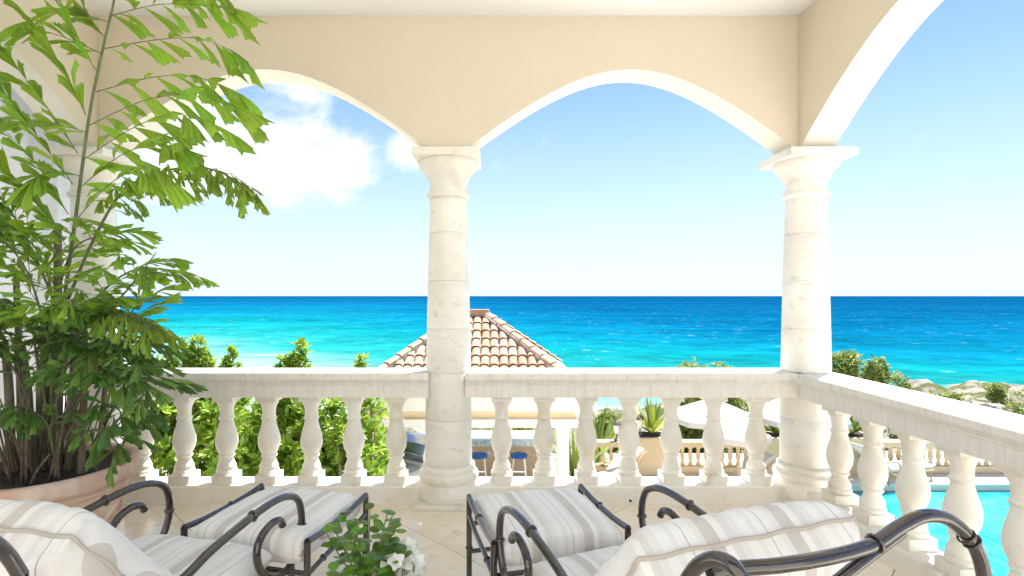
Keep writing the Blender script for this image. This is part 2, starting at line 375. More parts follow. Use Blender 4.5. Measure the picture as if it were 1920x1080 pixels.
# ---------------------------------------------------------------- columns
def column_parts(root, zrail=.94):
    MB().box(-.235,.235,-.235,.235,0,.035).build('plinth', M_STONE, root, bevel=.006)
    base = [(.226,.035),(.236,.06),(.236,.10),(.222,.135),(.205,.15),(.205,.16),(.215,.165),(.222,.185),(.215,.205),(.196,.215),(.190,.222),(.196,.235),(.194,.255),(.178,.268)]
    MB().lathe(base, 48).build('base', M_STONE, root, smooth=40)
    zs = [.268, .60, .94, 1.255, 1.60, 1.945, 2.20]
    def rad(z): t = (z-.268)/(2.20-.268); return .172 - .036*t**1.5
    for a, b in zip(zs[:-1], zs[1:]):
        pr = [(rad(a)-.003, a+.0004), (rad(a), a+.004)]+[(rad(a+(b-a)*k/4), a+(b-a)*k/4) for k in (1,2,3)]+[(rad(b), b-.004), (rad(b)-.003, b-.0004)]
        MB().lathe(pr, 48).build('drum', M_DRUM, root, smooth=40)
    cap = [(.136,2.2005),(.145,2.203),(.158,2.214),(.160,2.226),(.154,2.238),(.142,2.244),(.138,2.262),(.138,2.325),(.146,2.338),(.150,2.345),(.158,2.350),(.166,2.372),(.184,2.398),(.205,2.418),(.214,2.435),(.216,2.462),(.212,2.4715)]
    MB().lathe(cap, 48).build('capital', M_STONE, root, smooth=40)
    MB().box(-.235,.235,-.235,.235,2.472,SPRING-.001).build('abacus', M_STONE, root, bevel=.005)
for (x, y, lab) in ((XM, YC, 'cream stone column between the two sea-facing arches'), (XR, YC, 'cream stone column at the right corner of the balcony'),
                    (XL, YC, 'cream stone column at the left corner behind the fishtail palm'), (XR, Y2, 'cream stone column of the right side nearest the viewer'), (XL, Y2, 'cream stone column of the left side nearest the viewer')):
    column_parts(thing('column', lab, 'column', (x, y, 0), 0, 'columns of the balcony'))

# ---------------------------------------------------------------- balustrades
RAIL_T, RAIL_M, RAIL_B, BASE_T = .94, .863, .765, .127
def baluster_mesh():
    mb = MB(); b = BASE_T
    mb.box(-.076,.076,-.076,.076,b+.0005,b+.062)
    mb.box(-.073,.073,-.073,.073,RAIL_B-.042,RAIL_B-.0005)
    pr = [(.068,b+.0622),(.072,b+.075),(.070,b+.09),(.062,b+.098),(.066,b+.108),(.066,b+.12),(.052,b+.150),(.046,b+.172),(.046,b+.178),(.056,b+.186),(.058,b+.196),(.050,b+.206),
          (.060,b+.225),(.072,b+.255),(.078,b+.29),(.077,b+.325),(.068,b+.365),(.056,b+.405),(.048,b+.44),(.046,b+.455),(.054,b+.462),(.056,b+.472),(.048,b+.482),(.046,b+.50),(.048,b+.535),(.056,b+.562),(.066,b+.578),(.068,b+.594),(.066,RAIL_B-.0425)]
    mb.lathe(pr, 28); return mb.mesh('baluster', M_STONE, smooth=38)
BAL = baluster_mesh()
def rail_prof():   # across n (half section), z
    return [(.125,RAIL_B),(.125,RAIL_M-.01),(.132,RAIL_M-.004),(.132,RAIL_M+.004),(.140,RAIL_M+.012),(.150,RAIL_M+.030),(.155,RAIL_M+.036),(.155,RAIL_T-.006),(.151,RAIL_T)]
def sweep(prof, a, b, to3):
    full = [(n, z) for n, z in prof]+[(-n, z) for n, z in reversed(prof)]; k = len(full)
    return MB().add([to3(a,n,z) for n, z in full]+[to3(b,n,z) for n, z in full],
                    [(i,(i+1) % k,k+(i+1) % k,k+i) for i in range(k)]+[tuple(range(k)), tuple(range(2*k-1,k-1,-1))])
def balustrade(label, a, b, to3, offs, joints):
    root = thing('balustrade', label, 'balustrade', group='balustrades of the balcony')
    cuts = [a]+joints+[b]
    for p, q in zip(cuts[:-1], cuts[1:]): sweep(rail_prof(), p+.0006, q-.0006, to3).build('rail_stone', M_RAIL, root, smooth=25)
    for p, q in zip(cuts[:-1], cuts[1:]):
        sweep([(.11,.0005),(.11,BASE_T-.012),(.104,BASE_T-.004),(.098,BASE_T)], p+.0006, q-.0006, to3).build('base_stone', M_STONE, root, smooth=25)
    for o in offs:
        ob = link('baluster', BAL, root); ob.location = to3(o, 0, 0); ob.rotation_euler[2] = rnd.choice((0, 1, 2, 3))*math.pi/2
    return root
offs = [.39+.312*k for k in range(7)]
fr3 = lambda t, n, z: (t, YC-n, z)
balustrade('cream stone balustrade before the green shrubs left of the middle column', XL+.16, XM-.13, fr3, [XM-.385-.312*k for k in range(7)], [XL+1.35])
bal_r = balustrade('cream stone balustrade between middle column and right corner column', XM+.13, XR-.10, fr3, [XM+o for o in offs], [XM+1.36])
balustrade('cream stone balustrade running along the right side above the pool', Y2+.13, YC-.105, lambda t, n, z: (XR-n, t, z), [YC-o for o in offs], [YC-1.3])
hole = MB().lathe([(.004,-.0005),(.011,-.0005),(.011,.0012),(.008,.0012),(.008,-.0003)], 16, cap=False); hole.lathe([(.0075,-.0004),(.0001,-.0004)], 16, cap=False)
h_ = hole.build('drain_hole', M_DARK, bal_r); h_.location = W(1182, 939, YC-.1105); h_.rotation_euler[0] = R(90)

# white curtain hanging in the left-hand opening
mb = MB(); n = 118; vs = []
for i in range(n+1):
    y = 1.4+(4.30-1.4)*i/n; x = XL-.30+.035*math.sin(i*.75)+.018*math.sin(i*.31+1)
    vs += [(x, y, .03), (x+.01*math.sin(i), y, 1.6), (x*.5+(XL-.30)*.5, y, 3.45)]
mb.add(vs, [(i*3+k, (i+1)*3+k, (i+1)*3+k+1, i*3+k+1) for i in range(n) for k in (0, 1)])
cu = mb.build('curtain', M_CURT, smooth=180); so = cu.modifiers.new('thickness', 'SOLIDIFY'); so.thickness = .003
tag(cu, 'white curtain hanging behind the fishtail palm at far left', 'curtain')

exec_after = []
# ================================================================ lounge chairs and ottomans
def cushion_mesh(name, w, d, h, crown=.03, n=26, wr=.004, seed=0, puff=.0, gather=.0):
    """soft box cushion, top crowned, edges rounded; local x width, y depth, z up from 0"""
    bm = bmesh.new(); bmesh.ops.create_grid(bm, x_segments=n, y_segments=n, size=1.0)
    me_v = []; 
    def prof(a):  # a in -1..1 -> rounded position
        return math.copysign(1-(1-abs(a))**1.35, a)
    mb = MB(); top = []; bot = []
    for j in range(n+1):
        for i in range(n+1):
            a = -1+2*i/n; b = -1+2*j/n
            x = prof(a)*w/2; y = prof(b)*d/2
            ea = max(0, 1-abs(a)**8)*max(0, 1-abs(b)**8)
            e = ea**.5
            cr = (1-a*a)*(1-b*b)
            nz_ = mnoise.noise(Vector((x*7+seed*3.1, y*7, seed)))*wr*2 + mnoise.noise(Vector((x*22, y*5+seed, 2.2)))*wr
            if gather:
                ed = min(1-abs(a), 1-abs(b)); tt = (a if 1-abs(b) < 1-abs(a) else b)
                nz_ += gather*math.sin(tt*34+4*mnoise.noise(Vector((tt*4, seed, .3))))*math.exp(-ed*7)*min(1, ed*14)
            zt = h*.5+(h*.5)*e+crown*cr**.6+nz_*e
            zb = h*.5-(h*.5)*e-puff*cr-nz_*e*.7
            s_ = 1+.012*math.sin(b*9+seed)*abs(a)**6
            top.append((x*s_, y, zt)); bot.append((x*s_, y, zb))
    N1 = n+1; vs = top[:]; idx = {}
    fs = [(j*N1+i, j*N1+i+1, (j+1)*N1+i+1, (j+1)*N1+i) for j in range(n) for i in range(n)]
    off = len(vs); vs += bot
    fs += [(off+j*N1+i, off+(j+1)*N1+i, off+(j+1)*N1+i+1, off+j*N1+i+1) for j in range(n) for i in range(n)]
    mb.add(vs, fs); bm.free()
    me = mb.mesh(name, M_STRIPE); bm = bmesh.new(); bm.from_mesh(me); bmesh.ops.remove_doubles(bm, verts=bm.verts, dist=1e-5); bm.to_mesh(me); bm.free()
    me.polygons.foreach_set('use_smooth', [True]*len(me.polygons)); return me
def ring(mb, p, tdir, r, th=.006):
    t = Vector(tdir).normalized(); u = t.orthogonal().normalized(); v = t.cross(u); p = Vector(p)
    return mb.tube([p+(u*math.cos(k*math.pi/6)+v*math.sin(k*math.pi/6))*r for k in range(12)], th, 6, 1, closed=True)
ARM = [(-.98,.50),(-.78,.535),(-.555,.59),(-.4385,.623),(-.2315,.655),(-.09,.662),(0,.646),(.06,.61),(.086,.55),(.088,.475),(.06,.40),(.008,.352),(-.07,.345),(-.150,.386),(-.198,.45),(-.2065,.516),(-.185,.55),(-.152,.570),(-.105,.580),(-.064,.570),(-.045,.542)]
TR = .0155
chair_back_world = None
def lounge_chair(label, F, rz, mirror=1, seed=0):
    root = thing('lounge_chair', label, 'chair', (F[0], F[1], 0), rz, 'bronze metal lounge chairs with striped cushions')
    for sx in (-1, 1):
        x = sx*.345
        arm = MB().tube([(x, v, z) for v, z in ARM], TR, 12, 5).build('armrest', M_TUBE, root, smooth=60)
        rg = MB(); ring(rg, (x,-.2315,.655), (0,1,-.02), TR+.002); rg.build('collar', M_TUBE, arm, smooth=60)
        rg = MB(); ring(rg, (x,.0885,.49), (0,.02,1), TR+.002); rg.build('collar', M_TUBE, arm, smooth=60)
        MB().tube([(x,.012,.352),(x,.02,.2),(x,.035,0.0)], TR, 12, 4).build('leg', M_TUBE, root, smooth=60)
        MB().tube([(x,-.90,.50),(x,-.96,.3),(x,-1.05,0.0)], TR, 12, 4).build('leg', M_TUBE, root, smooth=60)
        MB().tube([(x,-.06,.348),(x,-.4,.335),(x,-.92,.34)], TR*.9, 10, 4).build('side_rail', M_TUBE, root, smooth=60)
    MB().tube([(-.345,-.07,.345),(.345,-.07,.345)], TR*.9, 10, 1).build('front_rail', M_TUBE, root, smooth=60)
    MB().tube([(-.345,-.86,.34),(.345,-.86,.34)], TR*.9, 10, 1).build('rear_rail', M_TUBE, root, smooth=60)
    sc_ = link('seat_cushion', cushion_mesh('seat_cushion', .62, .74, .105, .035, seed=seed+1), root); sc_.location = (0, -.435, .352); sc_.rotation_euler[0] = R(2)
    # back cushion leaning back
    bc = link('back_cushion', cushion_mesh('back_cushion', .66, .56, .17, .045, n=48, wr=.009, seed=seed+5, puff=.03, gather=.010), root)
    bc.matrix_local = Matrix.Translation((-.075*mirror, -.79, .69)) @ Matrix.Rotation(R(130), 4, 'X') @ Matrix.Translation((0,0,-.085))
    w_, d_, h_ = .66, .56, .17; n_ = 22; pts = []
    for k in range(4*n_):
        e, q = divmod(k, n_); t = -1+2*q/n_
        a_, b_ = ((t,-1),(1,t),(-t,1),(-1,-t))[e]
        pts.append((a_*w_/2*(1+.012*math.sin(b_*9+seed+5)*abs(a_)**6)*1.004, b_*d_/2*1.004, h_*.5+.0025*math.sin(k*1.3+seed)))
    MB().tube(pts, .0055, 7, 1, closed=True).build('piping', M_PIPE, bc, smooth=180)
    return root
def to_local(root, p):
    M_ = Matrix.Translation(root.location) @ Matrix.Rotation(root.rotation_euler[2], 4, 'Z'); return M_.inverted() @ p
ch_r = lounge_chair('bronze lounge chair with striped cushions on the right, its back rail in view', (.37, 2.24), R(20), 1, 0)
ch_l = lounge_chair('bronze lounge chair with striped cushions on the left beside the terracotta pot', (-1.207, 2.338), R(-13), -1, 11)
bar = [to_local(ch_r, W(*p)) for p in ((1330,1075,1.06),(1385,1066,1.075),(1450,1061,1.09),(1520,1051,1.11),(1590,1036,1.14),(1640,1019,1.17),(1690,986,1.20),(1735,967,1.22),(1780,975,1.235),(1822,1015,1.24),(1842,1065,1.24),(1846,1120,1.235),(1830,1230,1.22))]
diag = [to_local(ch_r, W(*p)) for p in ((1690,998,1.205),(1640,1035,1.17),(1575,1085,1.13),(1500,1150,1.09))]
hoop = [to_local(ch_r, W(*p)) for p in ((1268,1130,1.10),(1290,1085,1.085),(1312,1058,1.06),(1340,1048,1.035),(1370,1058,1.01),(1392,1090,.995),(1402,1140,.985))]
for root, mx in ((ch_r, 1), (ch_l, -1)):
    f = lambda P: [(p.x*mx, p.y, p.z) for p in P]
    b_ = MB().tube(f(bar), .0155, 14, 6).build('back_rail', M_TUBE, root, smooth=60)
    rg = MB(); p = f(bar); ring(rg, p[5], Vector(p[6])-Vector(p[4]), .0185, .004); rg.build('collar', M_TUBE, b_, smooth=60)
    rg = MB(); q = Vector(p[9]); ring(rg, q+(Vector(p[8])-q)*.25, Vector(p[9])-Vector(p[8]), .0185, .003); rg.build('collar', M_TUBE, b_, smooth=60)
    rg = MB(); ring(rg, q, Vector(p[9])-Vector(p[8]), .0185, .003); rg.build('collar', M_TUBE, b_, smooth=60)
    MB().tube(f(diag), .0125, 12, 6).build('back_strut', M_TUBE, root, smooth=60)
    MB().tube(f(hoop), .0155, 14, 6).build('back_scroll', M_TUBE, root, smooth=60)
    e1 = Vector(f(hoop)[0]); MB().tube([tuple(e1), (-.30*mx,-.98,.62), (-.31*mx,-.88,.345)], .014, 10, 5).build('back_upright', M_TUBE, root, smooth=60)
    e2 = Vector(f(bar)[-1]); MB().tube([tuple(e2), (.33*mx,-1.0,.6), (.31*mx,-.88,.345)], .014, 10, 5).build('back_upright', M_TUBE, root, smooth=60)

def ottoman(label, c, rz, seed):
    root = thing('ottoman', label, 'ottoman', (c[0], c[1], 0), rz, 'striped ottomans before the lounge chairs')
    w, l, H = .302, .262, .474
    for sx in (-1, 1):
        for sy in (-1, 1):
            lg = MB().tube([(sx*w, sy*l, H), (sx*w, sy*l, 0)], .0145, 12, 1).build('leg', M_TUBE, root, smooth=60)
            rg = MB(); ring(rg, (sx*w, sy*l, .22), (0,0,1), .016, .004); rg.build('collar', M_TUBE, lg, smooth=60)
        rl = MB().tube([(sx*w, -l, H), (sx*w,-l*.4,H-.012), (sx*w,l*.4,H-.010), (sx*w, l, H+.004)], .0145, 12, 5).build('side_rail', M_TUBE, root, smooth=60)
        rg = MB(); ring(rg, (sx*w, .03, H-.0115), (0,1,0), .016, .004); rg.build('collar', M_TUBE, rl, smooth=60)
        rl = MB().tube([(sx*w, -l, .335), (sx*w,-l*.4,.352), (sx*w,l*.4,.362), (sx*w, l, .385)], .0115, 12, 5).build('lower_rail', M_TUBE, root, smooth=60)
        rg = MB(); ring(rg, (sx*w, -.14, .350), (0,1,0), .013, .004); rg.build('collar', M_TUBE, rl, smooth=60)
    for sy in (-1, 1):
        MB().tube([(-w, sy*l, .34), (w, sy*l, .34)], .0115, 10, 1).build('cross_rail', M_TUBE, root, smooth=60)
        MB().tube([(-w, sy*l, .20), (w, sy*l, .20)], .0115, 10, 1).build('stretcher', M_TUBE, root, smooth=60)
    cu = link('cushion', cushion_mesh('cushion', .555, .56, .115, .028, seed=seed), root); cu.location = (0, 0, .362)
    return root
ottoman('striped ottoman with bronze frame before the left lounge chair', (-1.016, 2.543), R(-13), 3)
ottoman('striped ottoman with bronze frame before the right lounge chair', (.221, 2.529), R(14), 8)

# ================================================================ terracotta pot and fishtail palm
PX, PY = -2.62, 3.10
PSX, PSZ = .927, .88
def terracotta_pot():
    root = thing('terracotta_pot', 'large pale terracotta pot with garlands in relief on the left', 'pot', (PX, PY, 0)); root.scale = (PSX, PSX, PSZ)
    body = [(.31,0.0),(.335,.005),(.345,.03),(.335,.05),(.36,.12),(.395,.22),(.425,.32),(.445,.40),(.455,.43),(.468,.438),(.470,.452),(.460,.462),(.462,.470)]
    MB().lathe(body, 64, cap=False).build('body', M_TERRA, root, smooth=50)
    rim = [(.462,.4705),(.480,.474),(.494,.488),(.503,.51),(.507,.545),(.505,.575),(.497,.588),(.482,.592),(.462,.588),(.452,.575),(.448,.50),(.445,.40)]
    MB().lathe(rim, 64, cap=False).build('rim', M_TERRA, root, smooth=50)
    MB().lathe([(.452,.545),(.30,.553),(.12,.558),(.001,.556)], 40, cap=False).build('soil', M_SOIL, root, smooth=180)
    def rr(z): return .36+(z-.12)*(.445-.36)/.28
    for k in range(8):        # rosettes, garlands and tassels in relief round the body
        a = 2*math.pi*k/8+.18
        def P(da, z, o=0): r = rr(z)+o; return (r*math.cos(a+da), r*math.sin(a+da), z)
        mb = MB()
        for q in range(7):
            b = 2*math.pi*q/7; c = (0,0) if q == 6 else (.026*math.cos(b*7/6), .026*math.sin(b*7/6))
            p = Vector(P(c[0]/.43, .355+c[1], .004)); n_ = Vector((math.cos(a), math.sin(a), -.25)).normalized(); u = n_.orthogonal().normalized(); v = n_.cross(u)
            pr = [(.017,-.004),(.015,.004),(.009,.009),(.001,.011)]
            vs = []; fs = []
            for i in range(8):
                t = 2*math.pi*i/8; vs += [p+u*r*math.cos(t)+v*r*math.sin(t)+n_*z for r, z in pr]
            for i in range(8):
                for w in range(3): fs.append((i*4+w, ((i+1) % 8)*4+w, ((i+1) % 8)*4+w+1, i*4+w+1))
            mb.add(vs, fs)
        mb.build('rosette', M_TERRA, root, smooth=60)
        g = MB(); da = 2*math.pi/8
        for o_, r_ in ((0,.016),(.03,.009),(-.028,.008)):
            g.tube([P(da*t, .345-.13*math.sin(math.pi*t)*(1+o_*6)+o_*.3, .003) for t in (.1,.2,.3,.4,.5,.6,.7,.8,.9)], r_, 7, 3)
        g.build('garland', M_TERRA, root, smooth=60)
        t_ = MB()
        for q in range(4): t_.tube([P(-.03+.02*q, .32, .002), P(-.055+.036*q, .24, .004), P(-.07+.045*q, .17, .002)], .009, 6, 3)
        t_.build('tassel', M_TERRA, root, smooth=60)
    return root
terracotta_pot()

def leaflet_mesh(seed, wide=.42, teeth=5):
    """fishtail leaflet: narrow at the base, widening to a ragged end; unit length along +y, folded along the middle"""
    r = random.Random(seed); mb = MB(); n = teeth
    xs = [-wide/2+wide*k/(n*2) for k in range(2*n+1)]
    vs = []
    for row, (yy, wf, dz) in enumerate(((0,.05,0),(.3,.42,.02),(.62,.82,.0))):
        for k, x in enumerate(xs): vs.append((x*wf, yy, dz-abs(x)*wf*.5+(.034 if k % 2 else -.020)*wf))
    for k, x in enumerate(xs):
        q = 1-.55*(abs(x)/(wide/2))**1.6 if seed % 2 else 1-.30*((x/wide+.5))
        y = .62+.42*q*(1 if k % 2 == 0 else .72)+r.uniform(-.05,.05)
        vs.append((x*1.12, y, -.11-abs(x)*.45+r.uniform(-.015,.015)))
    m = len(xs)
    mb.add(vs, [(a*m+k, a*m+k+1, (a+1)*m+k+1, (a+1)*m+k) for a in range(3) for k in range(m-1)])
    return mb
LV = [leaflet_mesh(i, w, t) for i, (w, t) in enumerate(((.30,3),(.25,3),(.40,4),(.20,2),(.33,3),(.27,2)))]
LEAFM = {}
for mi, m_ in ((0, M_LEAF), (1, M_LEAFD), (2, M_LEAFY)):
    LEAFM[mi] = [mb.mesh('leaflet', m_) for mb in LV]
def build_palm():
    root = thing('fishtail_palm', 'tall fishtail palm growing in the terracotta pot', 'palm', (PX, PY, .48))
    base = Vector((PX, PY, .48)); leaves = []; fronds = []
    r = random.Random(21)
    def cr(P, k=6):
        Q = []
        for i in range(len(P)-1):
            a, b, c, d = [P[min(max(q,0),len(P)-1)] for q in (i-1,i,i+1,i+2)]
            for j in range(k):
                t = j/k; Q.append(0.5*((2*b)+(c-a)*t+(2*a-5*b+4*c-d)*t*t+(3*b-a-3*c+d)*t**3))
        Q.append(P[-1]); return Q
    def put_leaf(fi, p, d, up, L, mi):
        y = d.normalized(); x = y.cross(up); x = x.normalized() if x.length > 1e-4 else y.orthogonal().normalized(); z = x.cross(y)
        a = r.uniform(-.7,.7); x2 = x*math.cos(a)+z*math.sin(a); z2 = z*math.cos(a)-x*math.sin(a)
        M_ = Matrix(((x2.x,y.x,z2.x,p.x),(x2.y,y.y,z2.y,p.y),(x2.z,y.z,z2.z,p.z),(0,0,0,1))) @ Matrix.Diagonal((L,L,L,1))
        leaves.append((fi, M_, r.randrange(len(LV)), mi, L))
    def pinna(fi, mb, P, n, L, droop, mi, thin=.0028, spread=.75):
        Q = cr(P, 5); mb.tube(P, thin, 5, 4, taper=.4)
        for k in range(n):
            t = (k+.7)/n; f = t*(len(Q)-1); i = min(int(f), len(Q)-2); p = Q[i].lerp(Q[i+1], f-i); tg = (Q[i+1]-Q[i]).normalized()
            side = tg.cross(Vector((0,0,1))); side = side.normalized() if side.length > .05 else Vector((1,0,0))
            sg = 1 if k % 2 else -1
            vside = side*sg*r.uniform(.2,.6)+Vector((0,0,1))*(.38*sg if r.random() < .65 else -.2)
            d = tg*r.uniform(.75,1.1)+vside*spread+Vector((0,0,-droop*r.uniform(.6,1.4)))+Vector((r.uniform(-.15,.15),r.uniform(-.2,.2),r.uniform(-.1,.1)))
            put_leaf(fi, p, d, Vector((0,-.6,.8)), L*r.uniform(.75,1.15)*(1 if k < n-1 else 1.1), mi)
        tg = (Q[-1]-Q[-2]).normalized(); put_leaf(fi, Q[-1], tg+Vector((0,0,-droop*.7)), Vector((0,-.6,.8)), L*1.1, mi)
    # the tall frond: main stem and its side branches
    fi = len(fronds); mb = MB()
    stem = [W(*p) for p in ((92,850,3.12),(102,720,3.12),(118,580,3.1),(143,400,3.06),(167,220,3.02),(193,90,2.98),(214,0,2.95),(240,-130,2.92))]
    mb.tube(stem, .0125, 10, 6, taper=.35)
    right = [((206,30),(300,8),(420,12)), ((192,92),(290,75),(370,72),(430,92)), ((181,172),(285,145),(370,145),(440,170)), ((166,236),(265,190),(350,178),(430,196)),
             ((153,302),(245,242),(325,214),(400,232)), ((150,352),(225,292),(295,268),(335,272)), ((140,415),(200,350),(250,320),(290,318)), ((212,-30),(300,-60),(400,-20))]
    left = [((196,70),(160,20),(140,-50)), ((180,132),(130,52),(105,-20)), ((161,216),(118,128),(70,60)), ((146,288),(82,192),(10,100)), ((137,346),(72,258),(10,175)), ((128,402),(66,305),(0,235)),
            ((122,450),(70,380),(20,330)), ((200,40),(120,20),(40,45),(-20,90)), ((190,100),(90,60),(10,60)), ((165,250),(100,230),(40,230)), ((150,330),(100,320),(60,340))]
    for P in right:
        dz = r.uniform(-.15,.1); pinna(fi, mb, [W(p[0], p[1], 3.0-.30*k*.5+dz*k*.4) for k, p in enumerate(P)], 13, .225, .28, 0)
    for P in left:
        dz = r.uniform(-.2,.2); pinna(fi, mb, [W(p[0], p[1], 3.02-.06*k+dz*k*.4) for k, p in enumerate(P)], 11, .185, .05, 0)
    fronds.append(mb)
    def frond(P, npin, plen, nl, L, droop, mi, thick=.008, hang=0.):
        fi = len(fronds); mb = MB(); P = [W(*p) for p in P]; mb.tube(P, thick, 7, 5, taper=.35); Q = cr(P, 6)
        for k in range(npin):
            t = .28+.72*(k+.5)/npin; f = t*(len(Q)-1); i = min(int(f), len(Q)-2); p = Q[i].lerp(Q[i+1], f-i); tg = (Q[i+1]-Q[i]).normalized()
            side = tg.cross(Vector((0,0,1))); side = side.normalized() if side.length > .05 else Vector((1,0,0))
            sg = 1 if k % 2 else -1
            d = (tg*r.uniform(.5,.9)+side*sg*.8+Vector((0,0,r.uniform(-.1,.35)-hang))).normalized(); ln = plen*(1-.45*abs(t-.55))*r.uniform(.8,1.2)
            pinna(fi, mb, [p, p+d*ln*.5+Vector((0,0,.01)), p+d*ln+Vector((0,0,-droop*ln*.35))], nl, L, droop, mi, .0022)
        pinna(fi, mb, [Q[-3], Q[-2], Q[-1]], 4, L, droop, mi, .0022); fronds.append(mb)
    frond([(128,560,3.1),(180,440,3.0),(235,355,2.9),(320,318,2.8),(400,318,2.74),(462,352,2.7)], 26, .14, 5, .088, .8, 2, .009, .2)
    D = 1
    frond([(110,700,3.05),(150,600,2.95),(205,535,2.86),(255,505,2.8),(290,512,2.76)], 15, .22, 7, .10, .25, 0)
    frond([(112,700,3.0),(160,610,2.9),(215,590,2.8),(255,598,2.74),(290,618,2.7)], 24, .12, 6, .078, .8, 2, .008, .15)
    frond([(120,800,3.0),(165,725,2.9),(210,700,2.82),(250,705,2.76),(285,725,2.72)], 10, .18, 6, .12, .25, D)
    frond([(115,800,3.05),(170,700,2.95),(210,655,2.88),(245,648,2.82),(270,660,2.78)], 10, .18, 6, .10, .2, D)
    frond([(95,680,3.1),(75,580,3.02),(40,490,2.95),(-20,430,2.9)], 12, .3, 6, .14, .2, 0)
    frond([(92,700,3.05),(60,620,2.95),(10,580,2.85),(-50,580,2.8)], 12, .26, 6, .12, .3, 0)
    frond([(104,640,3.1),(112,540,3.1),(140,465,3.05),(190,440,3.0)], 12, .25, 6, .13, .2, 0)
    frond([(100,640,3.12),(95,540,3.15),(70,470,3.15),(30,430,3.1)], 12, .25, 6, .13, .2, 0)
    frond([(70,820,3.0),(40,720,2.9),(0,660,2.82),(-50,650,2.75)], 10, .24, 6, .12, .3, D)
    frond([(130,830,2.98),(190,770,2.88),(215,762,2.8),(235,785,2.75)], 7, .15, 5, .115, .4, D)
    frond([(90,830,2.9),(110,740,2.8),(140,700,2.72),(180,700,2.66)], 9, .2, 5, .12, .3, D)
    frond([(80,800,3.2),(130,680,3.25),(180,650,3.28),(215,690,3.3)], 9, .2, 6, .12, .3, 0)
    frond([(95,760,3.0),(100,660,2.92),(130,610,2.85),(180,590,2.8)], 12, .22, 6, .11, .3, D)
    frond([(90,780,3.0),(70,680,2.9),(60,620,2.82),(30,590,2.76)], 12, .22, 6, .11, .3, D)
    frond([(140,820,3.05),(200,700,3.0),(235,610,2.95),(262,560,2.9)], 8, .18, 6, .12, .2, 0)
    frond([(100,560,3.08),(60,470,3.05),(10,380,3.0),(-40,330,2.95)], 10, .24, 5, .14, .15, 0)
    frond([(60,780,3.05),(50,690,2.98),(20,630,2.9),(-30,600,2.85)], 12, .22, 6, .12, .3, D)
    frond([(110,740,2.95),(130,660,2.86),(165,645,2.8),(195,660,2.74)], 11, .18, 6, .11, .35, D)
    frond([(100,700,2.9),(90,630,2.82),(110,590,2.76),(150,570,2.7)], 12, .2, 6, .11, .3, 0)
    frond([(135,850,2.9),(165,810,2.82),(195,810,2.76),(225,835,2.72)], 6, .13, 4, .10, .5, D)
    frond([(40,860,2.9),(20,810,2.82),(-20,800,2.76),(-60,820,2.7)], 7, .15, 4, .10, .5, D)
    frond([(100,850,2.9),(90,800,2.82),(70,775,2.76),(45,775,2.7)], 7, .15, 4, .10, .4, D)
    fobs = [mb.build('frond', M_STEM, root, smooth=180) for mb in fronds]
    for o in fobs: o.matrix_parent_inverse = Matrix.Translation(base).inverted()
    # bare spear, canes and the thicket of thin stems
    def stemobj(name, P, rad, m, tp): o = MB().tube(P, rad, 9, 5, taper=tp).build(name, m, root, smooth=180); o.matrix_parent_inverse = Matrix.Translation(base).inverted()
    stemobj('spear_leaf', [W(195,640,2.85), W(207,585,2.83), W(250,530,2.8), W(293,474,2.76)], .0075, M_STEM, .3)
    for (x0, x1, yt, d, rad) in ((78,84,590,3.1,.03),(104,108,430,3.12,.028),(60,40,640,3.15,.024),(150,158,620,3.05,.022),(128,140,560,3.1,.024),(20,8,640,3.05,.026),(180,205,700,3.1,.014),(40,30,520,3.2,.022)):
        stemobj('cane', [W(x0,905,d), W((x0+x1)/2+3,740,d), W(x1,yt,d)], rad, M_CANE, .7)
    th = MB()
    for k in range(70):
        a = r.uniform(0, 6.28); q = r.uniform(.02,.34); p = Vector((PX+q*math.cos(a), PY+q*math.sin(a), .482)); h = r.uniform(.2,.75)
        lean = Vector((math.cos(a)*q*.8+r.uniform(-.12,.12), math.sin(a)*q*.8+r.uniform(-.12,.12), 0))
        th.tube([p, p+lean*.4+Vector((0,0,h*.5)), p+lean+Vector((0,0,h))], r.uniform(.004,.010), 6, 3, taper=.5)
    o = th.build('thin_stems', M_CANE, root, smooth=180); o['kind'] = 'stuff'; o.matrix_parent_inverse = Matrix.Translation(base).inverted()
    # leaflets: the 300 that show largest are parts of their own, the rest one mass
    sc = []
    for k, (fi, M_, vi, mi, L) in enumerate(leaves):
        c = M_ @ Vector((0,.6,0)); x = VPX+c.x/c.y*F_PX; y = HY-(c.z-EYE)/c.y*F_PX
        e = M_ @ Vector((0,1,0)); b = M_ @ Vector((0,0,0)); sz = (Vector((e.x/e.y, e.z/e.y))-Vector((b.x/b.y, b.z/b.y))).length
        vis = 0 < x < 1920 and 0 < y < 900
        sc.append((sz if vis else 0)*(1.6 if fi < 2 else 1.0)*(.4 if y > 560 else 1))
    big = set(sorted(range(len(leaves)), key=lambda k: -sc[k])[:298]); rest = {0: MB(), 1: MB(), 2: MB()}
    bi = Matrix.Translation(base).inverted()
    for k, (fi, M_, vi, mi, L) in enumerate(leaves):
        if k in big:
            o = link('leaflet', LEAFM[mi][vi], fobs[fi]); o.matrix_local = M_
        else: rest[mi].add([M_ @ Vector(v) for v in LV[vi].v], LV[vi].f)
    for mi in (0, 1, 2):
        o = rest[mi].build('leaflets', LEAFM[mi][0].materials[0], root); o['kind'] = 'stuff'; o.matrix_parent_inverse = bi
    print('palm leaflets', len(leaves))
build_palm()

